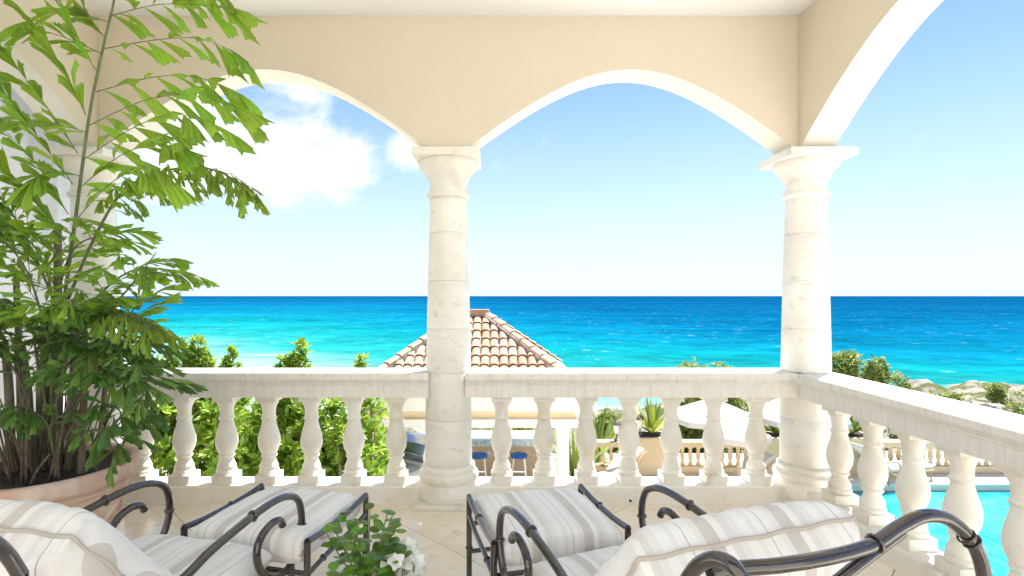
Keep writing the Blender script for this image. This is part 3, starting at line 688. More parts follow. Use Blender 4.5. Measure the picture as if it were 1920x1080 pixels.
# ================================================================ small potted plant with white flowers between the chairs
def small_plant():
    Y0 = 1.78; c = W(690, 1040, Y0); zt = .335
    tb = thing('side_table', 'small round side table under the leafy plant between the chairs', 'table', (c.x, Y0, 0))
    MB().lathe([(.19,.31),(.2,.315),(.2,.33),(.195,.335)], 40).build('table_top', M_TUBE, tb, smooth=40)
    for k in range(3):
        a = 2*math.pi*k/3+.4; MB().tube([(.15*math.cos(a),.15*math.sin(a),.31),(.06*math.cos(a),.06*math.sin(a),.22),(.17*math.cos(a),.17*math.sin(a),0)], .01, 8, 5).build('leg', M_TUBE, tb, smooth=60)
    root = thing('potted_plant', 'green leafy plant in a white vase between the ottomans', 'plant', (c.x, Y0, zt))
    bl = Matrix.Translation((c.x, Y0, zt)).inverted()
    MB().lathe([(.05,.0005),(.06,.004),(.075,.05),(.078,.10),(.066,.15),(.062,.172),(.058,.172),(.06,.15),(.07,.1),(.066,.05),(.05,.012)], 32).build('vase', M_CERAM, root, smooth=50)
    r = random.Random(5)
    lm = MB(); vs = []; pts = [(0,0),(.30,.22),(.42,.5),(.33,.8),(0,1.0)]
    vs = [(0,0,0),(0,.33,.03),(0,.66,.03),(0,1.0,-.04),(.30,.18,-.02),(.41,.48,-.03),(.33,.80,-.06),(-.30,.18,-.02),(-.41,.48,-.03),(-.33,.80,-.06)]
    lm.add(vs, [(0,4,1),(4,5,2,1),(5,6,3,2),(0,1,7),(1,2,8,7),(2,3,9,8)]); LM = lm.mesh('leaf', M_GLOSSLEAF, smooth=180)
    sprays = []
    for k in range(17):
        a = r.uniform(0, 6.28); rr_ = r.uniform(.02,.12); h = r.uniform(.12,.27)
        sprays.append([Vector((.03*math.cos(a), .03*math.sin(a), .16)), Vector((rr_*.7*math.cos(a), rr_*.7*math.sin(a), .16+h*.6)), Vector((rr_*1.2*math.cos(a), rr_*1.2*math.sin(a), .16+h))])
    for (px, py, d) in ((645,960,1.9),(612,1000,1.84),(665,975,1.86),(625,985,1.86),(735,1010,1.76),(745,1045,1.74)):
        e = bl @ W(px, py, d); m = e*.6; m.z = .16+(e.z-.16)*.55; sprays.append([Vector((0,0,.16)), m, e])
    for P in sprays:
        MB().tube([tuple(p) for p in P], .0022, 5, 4).build('stem', M_STEM, root, smooth=180)
        n = r.randint(5, 8)
        for k in range(n):
            t = .35+.65*k/(n-1); p = P[0].lerp(P[1], t*2) if t < .5 else P[1].lerp(P[2], t*2-1)
            a = k*2.4+r.uniform(-.4,.4); d = Vector((math.cos(a), math.sin(a), r.uniform(-.1,.7))).normalized()
            up = Vector((r.uniform(-.3,.3), r.uniform(-.5,0), 1)); x = d.cross(up).normalized(); z = x.cross(d); L = r.uniform(.032,.05)
            o = link('leaf', LM, root); o.matrix_local = Matrix(((x.x,d.x,z.x,p.x),(x.y,d.y,z.y,p.y),(x.z,d.z,z.z,p.z),(0,0,0,1))) @ Matrix.Diagonal((L,L,L,1))
    # white blossoms standing in a second vase just behind
    fc = W(757, 1046, 1.80); fl = thing('flower_vase', 'white blossoms in a white vase right of the leafy plant', 'flowers', (fc.x, fc.y, zt))
    MB().lathe([(.035,.0005),(.045,.004),(.05,.05),(.034,.10),(.038,.12),(.034,.12),(.03,.10),(.044,.05),(.03,.012)], 28).build('vase', M_CERAM, fl, smooth=50)
    pm = MB(); n = 7; vs = []
    for j in range(5):
        for i in range(n):
            u = -1+2*i/(n-1); v = j/4; w = math.sin(math.pi*min(1,v*.8+.12))*.42; vs.append((u*w, v, .22*u*u*w*2+.25*v*v*(1-v)+.05*math.sin(u*4)*v))
    pm.add(vs, [(j*n+i, j*n+i+1, (j+1)*n+i+1, (j+1)*n+i) for j in range(4) for i in range(n-1)]); PM = pm.mesh('petal', M_FOIL, smooth=180)
    for k in range(20):
        a = r.uniform(0, 6.28); q = r.uniform(.0,.085); c_ = Vector((q*math.cos(a), q*math.sin(a), .17+r.uniform(0,.14)))
        MB().tube([(0,0,.1), tuple(c_*.7), tuple(c_)], .0025, 5, 3).build('stem', M_STEM, fl, smooth=180)
        nd = Vector((r.uniform(-.6,.6), r.uniform(-1,-.1), r.uniform(.2,1))).normalized(); u = nd.orthogonal().normalized(); v = nd.cross(u)
        fo = MB().lathe([(.004,0),(.005,.004),(.001,.007)], 8).build('blossom', M_FOIL, fl, smooth=180); fo.location = c_; fo.rotation_mode = 'QUATERNION'; fo.rotation_quaternion = nd.to_track_quat('Z', 'Y')
        for b in range(5):
            t = 2*math.pi*b/5+r.uniform(-.1,.1); L = r.uniform(.03,.042); o = link('petal', PM, fo)
            o.matrix_local = Matrix.Rotation(t, 4, 'Z') @ Matrix.Rotation(R(r.uniform(15,50)), 4, 'X') @ Matrix.Diagonal((L,L,L,1))
small_plant()

# ================================================================ lower garden, shore and sea
GZ = -3.0; SEA = -8.5
SH = [(-400,330),(-160,190),(-110,150),(-80,122),(-67,98),(-50,60),(-37,46),(-10,39),(0,40),(9,43),(25,49),(51,57),(90,62),(160,66),(400,60)]
def shore(x):
    for (a, ya), (b, yb) in zip(SH[:-1], SH[1:]):
        if a <= x <= b: return ya+(yb-ya)*(x-a)/(b-a)
    return 200
def ground_z(x, y):
    S_ = shore(x); y0 = 15.6
    beach = max(0, min(1, (-22-x)/14))
    t = (y-y0)/(S_-y0)
    if t <= 0: return GZ-1.7 if y < 15.1 else GZ-.35
    zr = GZ-.05-(abs(SEA-GZ)-.3)*min(t,1)**.75
    nz_ = mnoise.fractal(Vector((x*.22, y*.22, 3.3)), .8, 2.1, 7)*1.6*min(1, t*4)*(1-beach*.9)
    z = zr+nz_*.9
    if t > 1: z = SEA+.35-(y-S_)*.16+nz_*.7*max(0, 1-(y-S_)/8)
    return z
def terrain():
    xs = list(np.concatenate([np.linspace(-300,-60,22), np.linspace(-55,-12,30), np.linspace(-10,75,130), np.linspace(80,300,22)]))
    ys = list(np.concatenate([np.linspace(-30,14,12), np.linspace(15,75,95), np.linspace(79,240,36)]))
    vs = [(float(x), float(y), ground_z(x, y)) for y in ys for x in xs]; n = len(xs)
    fs = [(j*n+i, j*n+i+1, (j+1)*n+i+1, (j+1)*n+i) for j in range(len(ys)-1) for i in range(n-1)]
    m = MB().add(vs, fs).build('ground', [M_GROUND], smooth=180); tag(m, kind='structure')
def ground_mat():
    m = mat('rocky_shore_ground', (.30,.27,.225), .95, (.15,.13,.105), 1.1, dirt=(.085,.095,.035), dscale=.5, dlo=.5, dhi=.56, bump=1.0, bscale=2.2, bdetail=10, spec=.15)
    nt = m.node_tree; N = nt.nodes.new; L = nt.links.new; b = nt.nodes['Principled BSDF']; src = b.inputs['Base Color'].links[0].from_socket
    g = N('ShaderNodeNewGeometry'); sx = N('ShaderNodeSeparateXYZ'); L(g.outputs['Position'], sx.inputs[0])
    r = N('ShaderNodeMapRange'); L(sx.outputs['X'], r.inputs['Value']); r.inputs['From Min'].default_value = -36; r.inputs['From Max'].default_value = -20; r.inputs['To Min'].default_value = 1; r.inputs['To Max'].default_value = 0
    x = N('ShaderNodeMix'); x.data_type = 'RGBA'; L(r.outputs[0], x.inputs['Factor']); L(src, x.inputs[6]); x.inputs[7].default_value = (.50,.46,.40,1); L(x.outputs[2], b.inputs['Base Color'])
    return m
M_GROUND = ground_mat(); terrain()
def sea_mat():
    m = bpy.data.materials.new('sea_water'); m.use_nodes = True; nt = m.node_tree; N = nt.nodes.new; L = nt.links.new; b = nt.nodes['Principled BSDF']
    g = N('ShaderNodeNewGeometry'); sx = N('ShaderNodeSeparateXYZ'); L(g.outputs['Position'], sx.inputs[0])
    def mth(op, *a):
        n = N('ShaderNodeMath'); n.operation = op
        for i, v in enumerate(a):
            if isinstance(v, (int, float)): n.inputs[i].default_value = v
            else: L(v, n.inputs[i])
        return n.outputs[0]
    # depth of the water grows with the distance from the shore; the sandy shelf is wider on the left
    nz_ = N('ShaderNodeTexNoise'); nz_.inputs['Scale'].default_value = .012; nz_.inputs['Detail'].default_value = 5; L(g.outputs['Position'], nz_.inputs['Vector'])
    shelf = N('ShaderNodeMapRange'); L(sx.outputs['X'], shelf.inputs['Value']); shelf.inputs['From Min'].default_value = -120; shelf.inputs['From Max'].default_value = 75
    shelf.inputs['To Min'].default_value = 165; shelf.inputs['To Max'].default_value = 36
    off = N('ShaderNodeMapRange'); L(sx.outputs['X'], off.inputs['Value']); off.inputs['From Min'].default_value = -80; off.inputs['From Max'].default_value = 0; off.inputs['To Min'].default_value = 90; off.inputs['To Max'].default_value = 38
    d = mth('DIVIDE', mth('SUBTRACT', sx.outputs['Y'], off.outputs[0]), shelf.outputs[0])
    d = mth('ADD', d, mth('MULTIPLY', mth('SUBTRACT', nz_.outputs['Fac'], .5), .55))
    lg = mth('DIVIDE', d, mth('ADD', d, 1.6))       # 0 at the shore .. 1 far out
    r = N('ShaderNodeValToRGB'); L(lg, r.inputs[0]); e = r.color_ramp.elements
    e[0].position = 0.0; e[0].color = (.34,.46,.42,1); e[1].position = 1.0; e[1].color = (.0007,.046,.122,1)
    for p, c in ((.08,(.15,.27,.255,1)),(.18,(.012,.20,.20,1)),(.34,(.003,.16,.19,1)),(.46,(.002,.128,.205,1)),(.66,(.0012,.086,.172,1))):
        q = e.new(p); q.color = c
    # foam streaks near the shore
    mp = N('ShaderNodeMapping'); L(g.outputs['Position'], mp.inputs[0]); mp.inputs['Scale'].default_value = (.035,.16,1)
    nf = N('ShaderNodeTexNoise'); nf.inputs['Scale'].default_value = 1.0; nf.inputs['Detail'].default_value = 7; nf.inputs['Distortion'].default_value = .6; L(mp.outputs[0], nf.inputs['Vector'])
    fo = N('ShaderNodeMapRange'); L(nf.outputs['Fac'], fo.inputs['Value']); fo.inputs['From Min'].default_value = .60; fo.inputs['From Max'].default_value = .72
    nr = N('ShaderNodeMapRange'); L(lg, nr.inputs['Value']); nr.inputs['From Min'].default_value = .02; nr.inputs['From Max'].default_value = .22; nr.inputs['To Min'].default_value = .8; nr.inputs['To Max'].default_value = 0
    fm = mth('MULTIPLY', fo.outputs[0], nr.outputs[0])
    # darker wave streaks and ripples as tone variation in the base colour
    def wav(sx_, sy_, dt, rg, rot):
        q = N('ShaderNodeMapping'); L(g.outputs['Position'], q.inputs[0]); q.inputs['Scale'].default_value = (sx_, sy_, 1); q.inputs['Rotation'].default_value = (0, 0, R(rot))
        w = N('ShaderNodeTexNoise'); w.inputs['Scale'].default_value = 1.0; w.inputs['Detail'].default_value = dt; w.inputs['Roughness'].default_value = rg; w.inputs['Distortion'].default_value = .4; L(q.outputs[0], w.inputs['Vector'])
        return w.outputs['Fac']
    wa, wb, wc = wav(.15, .17, 6, .68, -6), wav(.022, .04, 5, .6, 4), wav(.0025, .008, 4, .6, 2)
    nwv = mth('ADD', mth('ADD', mth('MULTIPLY', wa, .5), mth('MULTIPLY', wb, .3)), mth('MULTIPLY', wc, .2))
    rw = N('ShaderNodeMapRange'); L(nwv, rw.inputs['Value']); rw.inputs['From Min'].default_value = .36; rw.inputs['From Max'].default_value = .64; rw.inputs['To Min'].default_value = .55; rw.inputs['To Max'].default_value = 1.5
    hv = N('ShaderNodeHueSaturation'); L(r.outputs[0], hv.inputs['Color']); L(rw.outputs[0], hv.inputs['Value'])
    x = N('ShaderNodeMix'); x.data_type = 'RGBA'; L(fm, x.inputs['Factor']); L(hv.outputs[0], x.inputs[6]); x.inputs[7].default_value = (.50,.54,.54,1)
    gl = N('ShaderNodeMapRange'); L(wav(.30, .24, 4, .6, -8), gl.inputs['Value']); gl.inputs['From Min'].default_value = .64; gl.inputs['From Max'].default_value = .78; gl.inputs['To Max'].default_value = .55
    x2 = N('ShaderNodeMix'); x2.data_type = 'RGBA'; L(gl.outputs[0], x2.inputs['Factor']); L(x.outputs[2], x2.inputs[6]); x2.inputs[7].default_value = (.30,.42,.46,1)   # small whitecaps and sun glints, painted into the water colour
    L(x2.outputs[2], b.inputs['Base Color'])
    b.inputs['Roughness'].default_value = .5; b.inputs['Specular IOR Level'].default_value = 0.0
    bp = N('ShaderNodeBump'); bp.inputs['Strength'].default_value = .8; bp.inputs['Distance'].default_value = .8; L(wa, bp.inputs['Height']); L(bp.outputs[0], b.inputs['Normal'])
    return m
def sea():
    xs = [-30000,-6000,-1200,-400,-120,0,120,400,1200,6000,30000]; ys = [20,60,120,250,500,1000,2500,6000,15000,40000]
    n = len(xs); vs = [(x, y, SEA) for y in ys for x in xs]
    tag(MB().add(vs, [(j*n+i, j*n+i+1, (j+1)*n+i+1, (j+1)*n+i) for j in range(len(ys)-1) for i in range(n-1)]).build('sea', sea_mat()), kind='structure')
sea()
# lower terrace with the pool cut into it
PX0, PX1, PY0, PY1 = 6.4, 17.0, 3.4, 12.7
tr = MB()
for (a, b, c, d) in ((-60,PX0,-6,15.3),(PX1,60,-6,15.3),(PX0,PX1,-6,PY0),(PX0,PX1,PY1,15.3)): tr.box(a, b, c, d, GZ-.3, GZ)
tr.box(-60, 60, 15.0, 15.298, GZ-2.2, GZ-.31)
tag(tr.build('terrace_paving', M_PAVE), kind='structure')
cp = MB()
for (a, b, c, d) in ((PX0-.3,PX0+.03,PY0-.3,PY1+.3),(PX1-.03,PX1+.3,PY0-.3,PY1+.3),(PX0+.03,PX1-.03,PY0-.3,PY0+.03),(PX0+.03,PX1-.03,PY1-.03,PY1+.3)): cp.box(a, b, c, d, GZ+.004, GZ+.05)
tag(cp.build('pool_coping', M_WHITE, bevel=.012), kind='structure')
M_POOLT = mat('pool_plaster', (.10,.66,.72), .6, (.16,.74,.78), 1.2, spec=.3)
pb = MB().box(PX0, PX1, PY0, PY1, GZ-1.5, GZ-1.4)
for (a, b, c, d) in ((PX0-.1,PX0,PY0,PY1),(PX1,PX1+.1,PY0,PY1),(PX0,PX1,PY0-.1,PY0),(PX0,PX1,PY1,PY1+.1)): pb.box(a, b, c, d, GZ-1.4, GZ-.305 if False else GZ-.31)
tag(pb.build('pool_basin', M_POOLT), kind='structure')
def pool_water():
    m = bpy.data.materials.new('pool_water'); m.use_nodes = True; nt = m.node_tree; N = nt.nodes.new; L = nt.links.new; b = nt.nodes['Principled BSDF']
    b.inputs['Roughness'].default_value = .06; b.inputs['Specular IOR Level'].default_value = .5
    g = N('ShaderNodeNewGeometry'); n = N('ShaderNodeTexNoise'); n.inputs['Scale'].default_value = 1.3; n.inputs['Detail'].default_value = 4; n.inputs['Distortion'].default_value = 1.2; L(g.outputs['Position'], n.inputs['Vector'])
    r = N('ShaderNodeValToRGB'); L(n.outputs['Fac'], r.inputs[0]); e = r.color_ramp.elements
    e[0].position = .35; e[0].color = (.008,.24,.29,1); e[1].position = .68; e[1].color = (.05,.36,.38,1); L(r.outputs[0], b.inputs['Base Color'])
    bp = N('ShaderNodeBump'); bp.inputs['Strength'].default_value = .5; bp.inputs['Distance'].default_value = .08; L(n.outputs['Fac'], bp.inputs['Height']); L(bp.outputs[0], b.inputs['Normal'])
    return m
tag(MB().add([(PX0,PY0,GZ-.12),(PX1,PY0,GZ-.12),(PX1,PY1,GZ-.12),(PX0,PY1,GZ-.12)], [(0,1,2,3)]).build('pool_water', pool_water()), kind='structure')

# ---------------------------------------------------------------- foliage helpers
def shrub(label, base, H, rx, ry, n, leaf, m, group=None, spikes=(), seed=0, per=9, core=.35, cat='shrub', name='shrub', zmin=.08):
    r = random.Random(seed); root = thing(name, label, cat, base, 0, group)
    st = MB()
    for k in range(6):
        a = r.uniform(0, 6.28); q = r.uniform(.2,.7)
        st.tube([(.05*math.cos(a),.05*math.sin(a),0),(rx*q*.4*math.cos(a),ry*q*.4*math.sin(a),H*.35),(rx*q*math.cos(a),ry*q*math.sin(a),H*r.uniform(.6,.85))], H*.012+.008, 6, 4, taper=.3)
    for (sx, sy, sh) in spikes: st.tube([(sx*.3,sy*.3,H*.3),(sx*.8,sy*.8,H*.7),(sx,sy,sh)], .012, 6, 4, taper=.4)
    st.build('trunk', M_BARK, root, smooth=180)
    V = []; Fc = []
    def clump(c, d, s):
        u = d.orthogonal().normalized(); v = d.cross(u); a0 = r.uniform(0, 6.28)
        for k in range(per):
            a = a0+k*2.4; e = r.uniform(.1,1.1); dr = (d*math.sin(e)+(u*math.cos(a)+v*math.sin(a))*math.cos(e)).normalized()
            L = s*r.uniform(.5,1.35); w = L*r.uniform(.15,.22); sd = dr.cross(d+Vector((.01,.02,.03))); sd = sd.normalized() if sd.length > 1e-3 else u
            nn = sd.cross(dr)
            p = c+d*r.uniform(-.3,.3)*s*.8; o = len(V)
            V.extend([p, p+dr*L*.5+sd*w+nn*w*.3, p+dr*L, p+dr*L*.5-sd*w+nn*w*.3, p+dr*L*.5])
            Fc.extend([(o,o+1,o+4),(o+1,o+2,o+4),(o,o+4,o+3),(o+4,o+2,o+3)])
    lobes = [(r.uniform(-.55,.55)*rx, r.uniform(-.55,.55)*ry, r.uniform(.3,.85)*H, r.uniform(.28,.5)) for _ in range(9)]
    for k in range(n):
        lx, ly, lz, ls = lobes[r.randrange(9)]
        while True:
            d = Vector((r.gauss(0,1), r.gauss(0,1), r.gauss(0,1)))
            if d.length > .1: break
        d.normalize(); q = r.uniform(core,1.0)**.5
        p = Vector((lx+d.x*rx*ls*1.3*q, ly+d.y*ry*ls*1.3*q, lz+d.z*H*ls*.55*q))
        if p.z < H*zmin: p.z = r.uniform(zmin,.4)*H
        if p.z > H: p.z = H*r.uniform(.85,1)
        dd = (d+Vector((0,-.1,.8))).normalized(); clump(p, dd, leaf)
    for (sx, sy, sh) in spikes:
        for k in range(64):
            t = k/63; z = H*.75+(sh-H*.75)*t; wdt = .20*(1-t)+.03; a = r.uniform(0, 6.28)
            clump(Vector((sx*(.8+.2*t)+wdt*math.cos(a), sy*(.8+.2*t)+wdt*math.sin(a), z)), Vector((math.cos(a)*.4,math.sin(a)*.4,1)).normalized(), leaf*.9)
    me = bpy.data.meshes.new('crown'); me.from_pydata([tuple(p) for p in V], [], Fc); me.materials.append(m)
    cr_ = link('crown', me, root); cr_['kind'] = 'stuff'
    return root
G1 = 'green shrubs growing behind the left balustrade'
def hedge(px, Y, top, rx, label, spikes=(), seed=0, n=900):
    x = (px-VPX)*Y/F_PX; ztop = EYE-(top-HY)*Y/F_PX; H = ztop-(GZ-.0)
    sp = [((spx-px)*Y/F_PX, 0.0, EYE-(spy-HY)*Y/F_PX-GZ) for spx, spy in spikes]
    return shrub(label, (x, Y, GZ), H, rx, .8, n, .125, M_SHRUB, G1, sp, seed)
hedge(300, 6.9, 700, .85, 'leafy green shrub at far left, topmost shoots tall above the rail beside the palm', [(345,648),(372,636),(320,665),(362,662),(388,672),(300,680)], 1, 1000)
hedge(405, 7.3, 705, .75, 'leafy green shrub with one short shoot peeking over the rail, second from left', [(436,660),(428,680)], 2, 950)
hedge(500, 6.8, 715, .72, 'leafy green shrub with a tall forked shoot above the rail centre left', [(566,645),(550,668),(535,675),(528,690)], 3, 950)
hedge(592, 7.2, 712, .70, 'leafy green shrub below the rail between forked shoot and pavilion', [], 4, 950)
hedge(672, 6.9, 722, .42, 'narrow green shrub with a tiny shoot over the rail beside the pavilion', [(680,675)], 5, 600)
shrub('clipped green shrub low beside the outdoor grill', (-2.75, 11.6, GZ), 1.75, .55, .5, 800, .09, M_SHRUB, None, (), 6)

def agave(label, base, n, L, seed, m=M_AGAVE, group=None, wid=.05, upw=.35, name='agave', cat='plant'):
    r = random.Random(seed); root = thing(name, label, cat, base, 0, group)
    for k in range(n):
        a = k*2.399+r.uniform(-.2,.2); e = upw+(1.5-upw)*(1-(k+.5)/n)**.8*0+r.uniform(0,1)*(1.45-upw); e = min(e, 1.5)
        d = Vector((math.cos(a)*math.cos(e), math.sin(a)*math.cos(e), math.sin(e))); sd = Vector((-math.sin(a), math.cos(a), 0)); nn = sd.cross(d)*-1
        l = L*r.uniform(.75,1.1); w = wid*r.uniform(.8,1.2); mb = MB(); vs = []
        for t, ww in ((0,.6),(.3,1.0),(.65,.75),(1.0,.04)):
            c = d*l*t+Vector((0,0,-.12*l*t*t*math.cos(e)))+Vector((0,0,.02)); vs += [c-sd*w*ww, c-nn*w*.35*ww, c+sd*w*ww, c-nn*w*.10*ww+nn*w*.12*ww]
        fs = []
        for j in range(3):
            for q in range(4): fs.append((j*4+q, j*4+(q+1) % 4, (j+1)*4+(q+1) % 4, (j+1)*4+q))
        fs.append((12,13,14,15)); mb.add(vs, fs).build('leaf', m, root, smooth=50)
    return root

# ---------------------------------------------------------------- low balustrade of the terrace with planters and lanterns
LY = 13.7
def low_section(label, x0, x1):
    root = thing('terrace_balustrade', label, 'balustrade', (0,0,0), 0, 'low terrace balustrades by the sea')
    MB().box(x0, x1, LY-.14, LY+.14, GZ+.001, GZ+.18).build('base', M_CREAMW, root, bevel=.01)
    MB().box(x0, x1, LY-.15, LY+.15, GZ+.66, GZ+.80).build('rail', M_CREAMW, root, bevel=.02)
    n = max(2, int((x1-x0)/.2)); 
    for k in range(n):
        o = link('baluster', LOWB, root); o.location = (x0+(x1-x0)*(k+.5)/n, LY, GZ)
LOWB = MB().lathe([(.06,.1805),(.06,.23),(.035,.27),(.06,.36),(.062,.42),(.04,.52),(.034,.56),(.055,.61),(.06,.6595)], 14).mesh('baluster', M_CREAMW, smooth=40)
def planter(label, x, w=.42):
    root = thing('planter_pedestal', label, 'planter', (x, LY, GZ), 0, 'square planters on the terrace balustrade')
    MB().box(-w,w,-.3,.3,.001,.86).build('pedestal', M_CREAMW, root, bevel=.015)
    MB().box(-w-.05,w+.05,-.35,.35,.861,.95).build('cap', M_CREAMW, root, bevel=.02)
    MB().box(-w+.06,w-.06,-.24,.24,.9505,.965).build('soil', M_SOIL, root)
def X(px, Y): return (px-VPX)*Y/F_PX
planter('cream square planter under the tall agave near the loungers', X(1222,LY)); planter('cream square planter at the right corner column', X(1462,LY), .5); planter('cream square planter seen right of the corner column above the pool', X(1597,LY), .42)
low_section('low cream terrace balustrade between agave planter and white parasols', X(1222,LY)+.48, X(1462,LY)-.56)
low_section('low cream terrace balustrade left of the agave planter', X(1105,LY), X(1222,LY)-.48)
low_section('low cream terrace balustrade between the two right-hand planters', X(1462,LY)+.56, X(1597,LY)-.48)
low_section('low cream terrace balustrade behind the swimming pool', X(1597,LY)+.48, 17.5)
agave('tall spiky agave in planter right of the lanterns', (X(1222,LY), LY, GZ+.96), 34, 1.0, 3, wid=.055, upw=.5)
agave('dark spiky agave in planter beside the right corner column', (X(1455,LY), LY, GZ+.96), 30, .75, 4, wid=.04)
agave('dark spiky agave right of the corner column above the pool', (X(1597,LY), LY, GZ+.96), 28, .7, 5, wid=.045)
agave('yellow-green spiky palm clump left of the lanterns', (X(1120,14.8), 14.8, GZ-.04), 46, 1.7, 6, wid=.04, upw=.25)
agave('spiky green plant beside the pavilion post', (X(1078,13.0), 13.0, GZ), 26, 1.75, 7, wid=.05, upw=.7)
agave('spiky yellow-green plant behind the bar counter', (X(975,16.2), 16.2, GZ-.2), 40, 1.7, 8, wid=.04, upw=.4)
def lantern(label, px, Y, zb):
    root = thing('lantern', label, 'lantern', (X(px,Y), Y, zb), 0, 'small lanterns on the terrace')
    MB().lathe([(.07,.001),(.07,.03),(.02,.05),(.018,.16),(.04,.18)], 12).build('stem', M_LANT, root, smooth=40)
    MB().lathe([(.05,.181),(.085,.40)], 8).build('glass', M_CERAM, root, smooth=20)
    MB().lathe([(.11,.401),(.10,.43),(.05,.50),(.015,.53),(.012,.57)], 12).build('cap', M_LANT, root, smooth=40)
lantern('small dark lantern on the low balustrade left of the tall agave', 1200, LY-.05, GZ+.95)
lantern('small dark lantern left of the baluster, before yellow-green palm', 1156, LY, GZ+.80)
for k in range(1):
    pass

def parasol(label, px, Y, ztop, half, drop, tilt=0, rz=.3):
    root = thing('parasol', label, 'parasol', (X(px,Y), Y, GZ), rz, 'white parasols on the terrace')
    ht = ztop-GZ
    mb = MB(); n = 8; vs = [(0,0,ht)]
    for ring_ in (.5, 1.0):
        for k in range(n):
            a = 2*math.pi*k/n+math.pi/8; rr_ = half*ring_; vs.append((rr_*math.cos(a), rr_*math.sin(a), ht-drop*ring_**1.1+math.cos(a)*tilt*ring_))
    for k in range(n):
        a = 2*math.pi*k/n+math.pi/8; vs.append((half*1.01*math.cos(a), half*1.01*math.sin(a), ht-drop-.12+math.cos(a)*tilt))
    fs = [(0,1+k,1+(k+1) % n) for k in range(n)]+[(1+k,9+k,9+(k+1) % n,1+(k+1) % n) for k in range(n)]+[(9+k,17+k,17+(k+1) % n,9+(k+1) % n) for k in range(n)]
    c = mb.add(vs, fs).build('canopy', M_CLOTHW, root); so = c.modifiers.new('thickness', 'SOLIDIFY'); so.thickness = .012
    MB().tube([(0,0,.06),(0,0,ht-.03)], .025, 10, 1).build('pole', M_TAN, root, smooth=60)
    MB().lathe([(.25,.001),(.25,.05),(.06,.07),(.05,.2)], 20).build('foot', M_WHITE, root, smooth=40)
    for k in range(n):
        a = 2*math.pi*k/n+math.pi/8; MB().tube([(0,0,ht-.05),(half*.97*math.cos(a),half*.97*math.sin(a),ht-drop-.03+math.cos(a)*tilt)], .010, 5, 1).build('rib', M_TAN, root)
parasol('white parasol behind the third and fourth balusters left of the corner column', 1335, 12.4, -.86, 1.0, .42)
parasol('lower white parasol half hidden under the first, nearer the low balustrade', 1385, 11.3, -1.15, .62, .26, .0, .1)
parasol('white parasol hidden mostly behind the right corner column', 1495, 12.5, -.78, 1.1, .5)

def lounger(label, px, Y, rz):
    root = thing('sun_lounger', label, 'sun lounger', (X(px,Y), Y, GZ), rz, 'sun loungers on the lower terrace')
    for sx in (-.32, .32):
        MB().tube([(sx,-1.0,.30),(sx,-.3,.26),(sx,.25,.28),(sx,.75,.75),(sx,.95,.86)], .022, 8, 5).build('side_rail', M_TAN, root, smooth=60)
        for y in (-.85, .35): MB().tube([(sx,y,.28),(sx,y-.04,.001)], .02, 8, 1).build('leg', M_TAN, root, smooth=60)
        MB().tube([(sx,.0,.27),(sx,.02,.5),(sx,.2,.55),(sx,.5,.52)], .018, 8, 4).build('armrest', M_TAN, root, smooth=60)
    mb = MB(); pr = [(-.98,.31),(-.3,.29),(.22,.30),(.72,.77),(.92,.87)]
    vs = []
    for y, z in pr: vs += [(-.29,y,z),(.29,y,z),(.29,y-.03,z+.08),(-.29,y-.03,z+.08)]
    fs = [(j*4+q, j*4+(q+1) % 4, (j+1)*4+(q+1) % 4, (j+1)*4+q) for j in range(4) for q in range(4)]+[(0,1,2,3),(16,17,18,19)]
    mb.add(vs, fs).build('cushion', M_CLOTHW, root, bevel=.025)
lounger('brown framed sun lounger with white cushion before the lanterns', 1138, 12.3, R(-60))
lounger('tan sun lounger beneath the low white parasol', 1372, 12.0, R(-75))
lounger('sun lounger by the far pool edge right of the corner column', 1665, 13.05, R(100))

